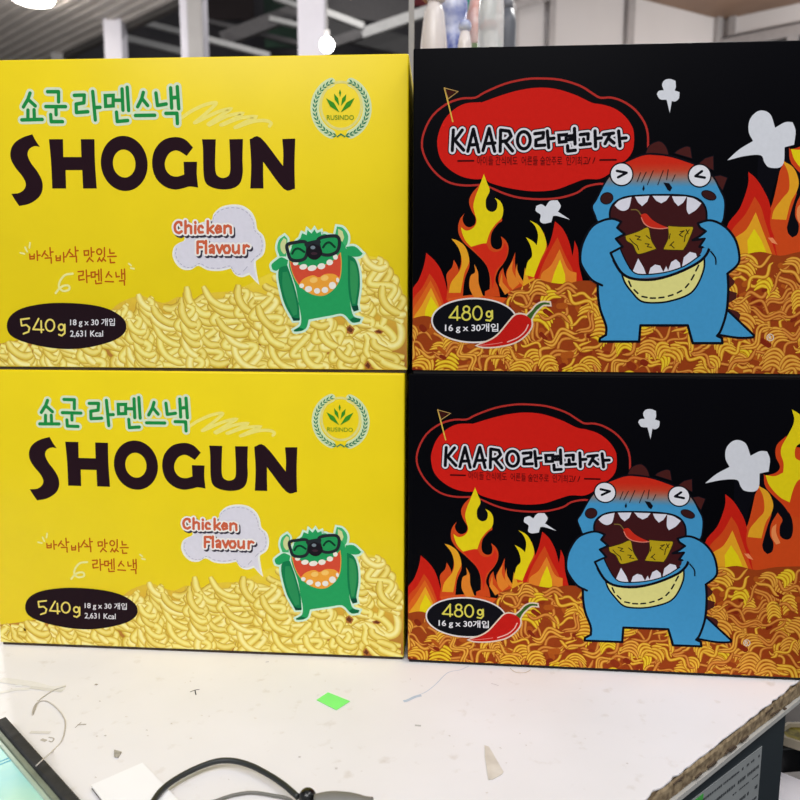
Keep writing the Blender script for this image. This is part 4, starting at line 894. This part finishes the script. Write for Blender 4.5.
# ------------------------------------------------------------------ display stand and ornaments behind the black cartons
ZS = .668; ds = empty('display_stand', (.30, 1.32, FLOOR)); dl = ds.location.copy()
SG = plain('grey_painted_steel', (150, 146, 144), .5)
bm = bmesh.new(); add_box(bm, Vector((.33, 1.34, ZS-.01))-dl, (.64, .34, .02), .001); bm_obj('shelf', bm, SG, ds)
postp = ony(411.5, 20, 1.12)
bm = bmesh.new(); add_box(bm, (0, 0, (1.10-FLOOR)/2), (.0078, .0078, 1.10-FLOOR)); add_box(bm, (0, 0, .002), (.03, .03, .004)); o = bm_obj('upright_post', bm, SG); o.location = (postp.x, 1.12, FLOOR); tag(o, 'thin grey upright post in the gap between the yellow and black cartons', 'post')
for x, y, top in ((.03, 1.18, ZS-.02), (.63, 1.18, ZS-.02), (.03, 1.49, ZS-.02), (.63, 1.49, ZS-.02)):
    bm = bmesh.new(); add_box(bm, Vector((x, y, (top+FLOOR)/2))-dl, (.0075, .0075, top-FLOOR)); bm_obj('post', bm, SG, ds)
tag(ds, 'grey steel display stand carrying the ornaments behind the black cartons', 'stand')
def orn(name, px, Y, label, cat, builds):
    p = ony(px, 30, Y); r = empty(name, (p.x, Y, ZS)); r.scale = (1.18,)*3
    for nm, fn, mat, sm in builds:
        bm = bmesh.new(); fn(bm); bm_obj(nm, bm, mat, r, sm)
    tag(r, label, cat, 'ornaments on the display stand'); return r
def blob(bm, c, r, s=(1, 1, 1)):
    M = Matrix.Translation(Vector(c)) @ Matrix.Diagonal((s[0], s[1], s[2], 1)); bmesh.ops.create_uvsphere(bm, u_segments=20, v_segments=14, radius=r, matrix=M)
WC = plain('white_glazed_ceramic', (226, 216, 212), .25, var=.04); BC = plain('blue_and_white_glaze', (206, 210, 226), .25, rgb2=(84, 100, 172), scale=34)
TER = plain('orange_brown_glaze', (196, 140, 104), .4); PK = plain('pale_pink_glaze', (226, 196, 186), .35, rgb2=(204, 140, 124), scale=50); GR = plain('moss_green_glaze', (128, 146, 104), .5, rgb2=(84, 100, 70), scale=60)
orn('figurine', 434, 1.22, 'round headed white ceramic figurine with orange brown hair beside the thin post', 'figurine', [
    ('body', lambda bm: lathe(bm, [(.017, 0), (.019, .02), (.017, .06), (.013, .095), (.008, .108)]), WC, True),
    ('head', lambda bm: blob(bm, (.002, 0, .120), .016), WC, True),
    ('hair', lambda bm: blob(bm, (-.003, .004, .1235), .0165, (1, 1, 1)), TER, True)])
orn('bottle', 441, 1.43, 'tall white bottle standing behind the round headed figurine', 'bottle', [
    ('body', lambda bm: lathe(bm, [(.016, 0), (.018, .01), (.018, .15), (.010, .17), (.009, .19)]), WC, True), ('cap', lambda bm: lathe(bm, [(.011, .19), (.011, .215)]), WC, True)])
orn('vase', 454, 1.33, 'blue and white porcelain vase with narrow neck behind the black carton', 'vase', [
    ('body', lambda bm: lathe(bm, [(.014, 0), (.021, .03), (.0225, .07), (.018, .095), (.015, .108), (.0185, .122), (.019, .14), (.010, .160), (.008, .175), (.012, .19)]), BC, True),
    ('base_ring', lambda bm: lathe(bm, [(.016, 0), (.016, .004)]), WC, True)])
orn('figurine', 465, 1.20, 'small white and blue figurine standing between the porcelain vase and the pale pink figurine', 'figurine', [
    ('body', lambda bm: lathe(bm, [(.008, 0), (.010, .02), (.009, .05), (.006, .066)]), WC, True), ('head', lambda bm: blob(bm, (0, 0, .073), .0085), BC, True)])
orn('figurine', 475, 1.38, 'pale pink figurine with moss green base between the vase and the glass jar', 'figurine', [
    ('body', lambda bm: lathe(bm, [(.010, .085), (.013, .10), (.014, .125), (.010, .15), (.006, .17)]), PK, True), ('base', lambda bm: lathe(bm, [(.016, 0), (.018, .03), (.017, .08), (.012, .098)]), GR, True)])
GLS, t, b = newmat('clear_glass'); b.inputs['Base Color'].default_value = lin((236, 238, 236)); b.inputs['Roughness'].default_value = .08; b.inputs['Transmission Weight'].default_value = .5; b.inputs['IOR'].default_value = 1.3
nz = t.nodes.new('ShaderNodeTexNoise'); nz.inputs['Scale'].default_value = 8; mr = t.nodes.new('ShaderNodeMapRange'); mr.inputs['To Min'].default_value = .05; mr.inputs['To Max'].default_value = .14; t.links.new(nz.outputs['Fac'], mr.inputs['Value']); t.links.new(mr.outputs['Result'], b.inputs['Roughness'])
orn('jar', 491, 1.27, 'domed glass jar with something red in its bottom', 'jar', [
    ('glass_dome', lambda bm: lathe(bm, [(.017, .001), (.0175, .02), (.0175, .11), (.016, .135), (.010, .152), (.003, .158)]), GLS, True),
    ('red_filling', lambda bm: blob(bm, (-.003, 0, .092), .010, (1, 1, .8)), plain('dull_red', (150, 60, 48), .6), True),
    ('inner_stand', lambda bm: lathe(bm, [(.010, .004), (.007, .084)]), WC, True)])
orn('canister', 507, 1.36, 'dark grey canister standing right of the glass jar', 'canister', [
    ('body', lambda bm: lathe(bm, [(.012, 0), (.0135, .005), (.0135, .12), (.010, .14)]), plain('dark_grey_plastic', (92, 94, 100), .5), True), ('cap', lambda bm: lathe(bm, [(.008, .14), (.008, .155)]), plain('grey_cap', (110, 110, 114), .5), True)])

# ------------------------------------------------------------------ hall behind
FL = plain('grey_concrete_floor', (96, 92, 90), .7, var=.15, scale=3)
bm = bmesh.new(); add_box(bm, (0, 6, FLOOR-.05), (24, 20, .1)); tag(bm_obj('floor', bm, FL), kind='structure')
DKW = plain('dark_corrugated_wall', (92, 88, 90), .8, rgb2=(62, 60, 66), scale=.8)
bm = bmesh.new(); add_box(bm, (0, 14.1, 2.8), (24, .2, 7.1)); tag(bm_obj('wall_back', bm, DKW), kind='structure')
bm = bmesh.new(); add_box(bm, (0, 10.2, 6.3), (24, 8, .1)); tag(bm_obj('ceiling', bm, plain('dark_roof_sheet', (96, 90, 88), .8, var=.2, scale=1.0)), kind='structure')
# ribbed soffit at the left
hs = 2.7
sA = onz(70, 51, hs); sB = onz(179, 0, hs); sd = (sB-sA).normalized(); sn = Vector((-sd.y, sd.x, 0))
if sn.x > 0: sn = -sn
RIB = plain('ribbed_soffit_paint', (196, 188, 182), .6, var=.04, scale=4)
sof = empty('trim_1', (sA.x, sA.y, hs)); sof['kind'] = 'structure'
def swall(bm, o0, o1, w0, w1, z0, z1):
    q = [sA+sd*o0+sn*w0, sA+sd*o1+sn*w0, sA+sd*o1+sn*w1, sA+sd*o0+sn*w1]; prism(bm, [(v.x-sA.x, v.y-sA.y) for v in q], z0, z1)
bm = bmesh.new()
k = 0
while k < 66:
    w = k*.105; swall(bm, -6, 6, w, w+.105, .025, .10); swall(bm, -6, 6, w+.02, w+.07, 0, .025); k += 1
bm_obj('ribbed_panel', bm, RIB, sof)
bm = bmesh.new(); swall(bm, -6, 6, -.06, .0, -.04, .14); bm_obj('edge_board', bm, plain('dark_edge_board', (70, 66, 64), .7), sof)
lp = onz(33, -2, hs-.03)
cl1 = empty('ceiling_lamp', (lp.x, lp.y, hs-.001)); bm = bmesh.new(); lathe(bm, [(.15, -.05), (.16, -.012)]); bm_obj('diffuser', bm, emit('lamp_glow', (255, 250, 240), 20), cl1); bm = bmesh.new(); lathe(bm, [(.18, -.012), (.18, 0)]); bm_obj('housing', bm, WC, cl1)
tag(cl1, 'round bright lamp on the ribbed ceiling at the upper left', 'ceiling lamp')
CW = plain('white_column_paint', (214, 210, 218), .6, var=.03, scale=6)
CG = plain('grey_column_paint', (168, 164, 162), .6, var=.05, scale=6)
def column(x0, x1, Y, topz, label, mat=CW, split=None):
    a = ony(x0, 30, Y); b_ = ony(x1, 30, Y); w = b_.x-a.x; r = empty('column', ((a.x+b_.x)/2, Y, FLOOR))
    bm = bmesh.new(); add_box(bm, (0, w/2, (topz-FLOOR)/2), (w, w, topz-FLOOR), .01); bm_obj('shaft', bm, mat, r)
    bm = bmesh.new(); add_box(bm, (0, w/2, .02), (w*1.6, w*1.6, .04)); bm_obj('foot_plate', bm, CG, r)
    if split:
        m_ = ony(split, 30, Y).x-(a.x+b_.x)/2; bm = bmesh.new(); add_box(bm, ((m_+w/2)/2, -.012, (topz-FLOOR)/2), (w/2-m_, .02, topz-FLOOR-.05)); bm_obj('grey_side_strip', bm, CG, r)  # grey right side of the column, laid on as a strip
    tag(r, label, 'column')
column(103, 121, onz(112, 20, hs).y, hs+.02, 'white column under the ribbed ceiling, leftmost thick column')
column(49, 61, onz(55, 53, hs).y, hs+.02, 'small distant pale column at the far left', CG)
column(180, 203, 6.2, 6.2, 'white column with a grey right side', CW, 188.5)
column(297.5, 325, 5.2, 6.0, 'thick bluish white column beside the bright bulb')
LB = plain('pale_beam_paint', (186, 184, 182), .6); MB_ = plain('mid_grey_beam_paint', (104, 100, 100), .6); DB = plain('dark_grey_beam_paint', (74, 72, 72), .7)
def beam(p, q, Y, w, mat, label, Y2=None):
    a = ony(*p, Y); b_ = ony(*q, Y2 or Y); bm = bmesh.new(); c0 = (a+b_)/2; bar(bm, a-c0, b_-c0, .08, w); o = bm_obj('roof_beam', bm, mat); o.location = c0; tag(o, label, 'beam', 'roof beams of the hall')
beam((121, 17), (184, 33), 11, .07, LB, 'pale roof beam, upper one right of the leftmost white column')
beam((121, 37), (184, 52), 11, .08, LB, 'pale roof beam, lower one right of the leftmost white column')
beam((202, 20), (300, 44), 10, .055, MB_, 'grey roof beam running right from the column with the grey side')
beam((202, 38), (270, 56), 8.6, .055, LB, 'thin pale rail low between the two middle columns')
beam((222, 40), (300, 10), 9.4, .16, MB_, 'mid grey diagonal roof beam rising to the bluish column')
beam((270, 19), (300, 26), 9, .05, LB, 'short pale beam left of the bluish column')
beam((274, -2), (300, 7), 9, .05, LB, 'short pale beam at the top edge left of the bluish column')
beam((324, 12), (364, 27), 8, .06, LB, 'pale beam right of the bluish column')
beam((362, 34), (450, 4), 8.4, .10, LB, 'bright white roof beam slanting up to the porcelain vase')
beam((318, 26), (412, 48), 9.4, .22, DB, 'broad dark grey beam right of the bright bulb')
beam((322, 3), (412, 14), 10, .30, MB_, 'broad mid grey beam at the top right of the bluish column')
beam((330, 44), (380, 28), 8.8, .10, MB_, 'mid grey brace beside the bright bulb')
bm = bmesh.new(); a = ony(264, -4, 12); b_ = ony(297, 48, 12); add_box(bm, (0, 0, 0), (b_.x-a.x, .05, a.z-b_.z)); o = bm_obj('sign_board', bm, plain('dark_green_board', (44, 74, 56), .7, rgb2=(36, 48, 42), scale=2)); o.location = (a+b_)/2; tag(o, 'dark green board far behind, left of the bluish column', 'board')
bm = bmesh.new(); a = ony(204, -6, 12.5); b_ = ony(254, 20, 12.5); add_box(bm, (0, 0, 0), (b_.x-a.x, .05, a.z-b_.z)); o = bm_obj('sign_board', bm, plain('dark_brown_board', (62, 50, 50), .7, var=.1, scale=2)); o.location = (a+b_)/2; tag(o, 'dark brown board far behind, right of the column with the grey side', 'board')
bm = bmesh.new(); a = ony(412, -14, 11); b_ = ony(434, 6, 11); add_box(bm, (0, 0, 0), (b_.x-a.x, .05, a.z-b_.z)); o = bm_obj('sign_board', bm, plain('dull_red_board', (140, 52, 56), .7)); o.location = (a+b_)/2; tag(o, 'dull red board far behind, above the round headed figurine', 'board')
bm = bmesh.new(); a = ony(446, -20, 6); b_ = ony(513, 18, 6); add_box(bm, (0, 0, 0), (b_.x-a.x, .05, a.z-b_.z)); o = bm_obj('sign_board', bm, plain('teal_board', (52, 138, 122), .7)); o.location = (a+b_)/2; tag(o, 'teal board behind the porcelain vase and glass jar', 'board')
bl = ony(327, 45, 4.6); bb_ = empty('light_bulb', bl); bm = bmesh.new(); bmesh.ops.create_uvsphere(bm, u_segments=20, v_segments=14, radius=.042); bm_obj('globe', bm, emit('bulb_glow', (255, 252, 248), 12), bb_, True)
bm = bmesh.new(); lathe(bm, [(.016, .038), (.018, .08), (.004, .085), (.0016, .6)]); bm_obj('socket_and_cord', bm, CG, bb_); tag(bb_, 'glowing white round bulb above the upper yellow carton', 'light bulb')
# white panelled partition with brown wooden ceiling
cor = ony(722, 20, 5.0); hc = cor.z; dL = onz(645, 0, hc)-cor; dR = onz(800, 3, hc)-cor; dL.z = dR.z = 0; dL.normalize(); dR.normalize(); cor.z = 0; zr = ony(725, 42, 5.0).z
PW = plain('glossy_white_panel', (222, 217, 216), .22, var=.02, scale=3); AF = plain('pale_aluminium_frame', (188, 184, 184), .35, metal=.3)
pt = empty('wall_right', (cor.x, cor.y, FLOOR)); pt['kind'] = 'structure'
def pw(name, d, s0, s1, z0, z1, y0, y1, mat):
    n = Vector((-d.y, d.x, 0)); n = -n if n.y > 0 else n
    q = [d*s0+n*y0, d*s1+n*y0, d*s1+n*y1, d*s0+n*y1]; bm = bmesh.new(); prism(bm, [(v.x, v.y) for v in q], z0-FLOOR, z1-FLOOR); return bm_obj(name, bm, mat, pt)
def sof_(px, d):                 # distance along the wall of a photo column
    v = ray(px, 30); k_ = v.x/v.y; return (cor.x-k_*cor.y)/(k_*d.y-d.x)
sL = sof_(511, dL)
pw('panel', dL, 0, sL, FLOOR, hc, -.03, 0, PW); pw('panel', dR, 0, 2.2, FLOOR, hc, -.03, 0, PW)
for px, w, d in ((549, .040, dL), (627.5, .052, dL), (716, .05, dL), (513, .03, dL), (733, .04, dR)):
    s = sof_(px, d); pw('mullion', d, s-w/2, s+w/2, FLOOR, hc+.05, 0, .03, AF)
SLOT = plain('dark_slot', (70, 68, 70), .6)
pw('rail', dR, 0, 2.2, zr, zr+.014, 0, .04, SLOT); pw('rail', dR, 0, 2.2, zr-.065, zr-.002, 0, .06, AF); pw('rail', dR, 0, 2.2, zr-.12, zr-.066, 0, .03, SLOT); pw('rail', dR, 0, 2.2, zr-.19, zr-.12, 0, .06, AF)
for s in (.02, .40, .70): pw('slot_divider', dR, s, s+.06, zr-.12, zr-.065, .0, .055, AF)
a_ = cor+dL*sof_(549, dL); b_ = cor+dL*sL; za = ony(549, 0, a_.y).z; zb = ony(511, 11, b_.y).z; bm = bmesh.new(); bar(bm, (a_.x-cor.x, a_.y-cor.y-.06, za-FLOOR), (b_.x-cor.x, b_.y-cor.y-.06, zb-FLOOR), .035, .035); bm_obj('slanted_rod', bm, AF, pt)
BR = plain('brown_wood_ceiling', (156, 126, 104), .6, rgb2=(136, 108, 90), scale=3)
bm = bmesh.new(); q = [cor+dL*(sL+.1)+Vector((0, .1, 0)), cor+Vector((.05, .12, 0)), cor+dR*2.3+Vector((.1, 0, 0)), cor+dR*2.3+Vector((-1.2, -1.6, 0)), cor+dL*(sL+.1)+Vector((.3, -1.5, 0))]
prism(bm, [(v.x, v.y) for v in q], hc+.001, hc+.06); o = bm_obj('trim_2', bm, BR); tag(o, kind='structure')

# ------------------------------------------------------------------ light
def area(name, loc, target, sx, sy, power, col=(1, 1, 1)):
    l = bpy.data.lights.new(name, 'AREA'); l.shape = 'RECTANGLE'; l.size = sx; l.size_y = sy; l.energy = power; l.color = col
    o = bpy.data.objects.new(name, l); COL.objects.link(o); o.location = loc
    o.rotation_euler = (Vector(target)-Vector(loc)).to_track_quat('-Z', 'Y').to_euler(); return o
area('ceiling_panel_light', (-.5, -1.3, 2.6), (0, .8, .1), 2.2, 1.2, 56, (1, .985, .985))
area('ceiling_tube_light', (1.2, .1, 2.7), (.1, .7, 0), 1.4, .5, 20, (1, .985, .99))
def point(name, loc, power, r=.12, col=(1, .985, .96)):
    l = bpy.data.lights.new(name, 'POINT'); l.energy = power; l.shadow_soft_size = r; l.color = col
    o = bpy.data.objects.new(name, l); COL.objects.link(o); o.location = loc
point('hall_fill_light', (-2.6, 4.4, 1.7), 120); point('hall_fill_light', (1.0, 2.6, 2.3), 200); point('hall_fill_light', (2.6, 3.3, 1.5), 60); point('bulb_light', (bl.x, bl.y-.08, bl.z), 1.2, .06); point('hall_fill_light', (-.6, 7.0, 3.6), 50)  # hall points are unseen, added to brighten the soffit, partition and background
w = bpy.data.worlds.new('world'); SC.world = w; w.use_nodes = True
w.node_tree.nodes['Background'].inputs['Color'].default_value = (.92, .95, 1, 1); w.node_tree.nodes['Background'].inputs['Strength'].default_value = .45
SC.view_settings.view_transform = 'Standard'; SC.view_settings.look = 'None'; SC.view_settings.gamma = 1; SC.view_settings.use_curve_mapping = False; SC.view_settings.exposure = 0.12
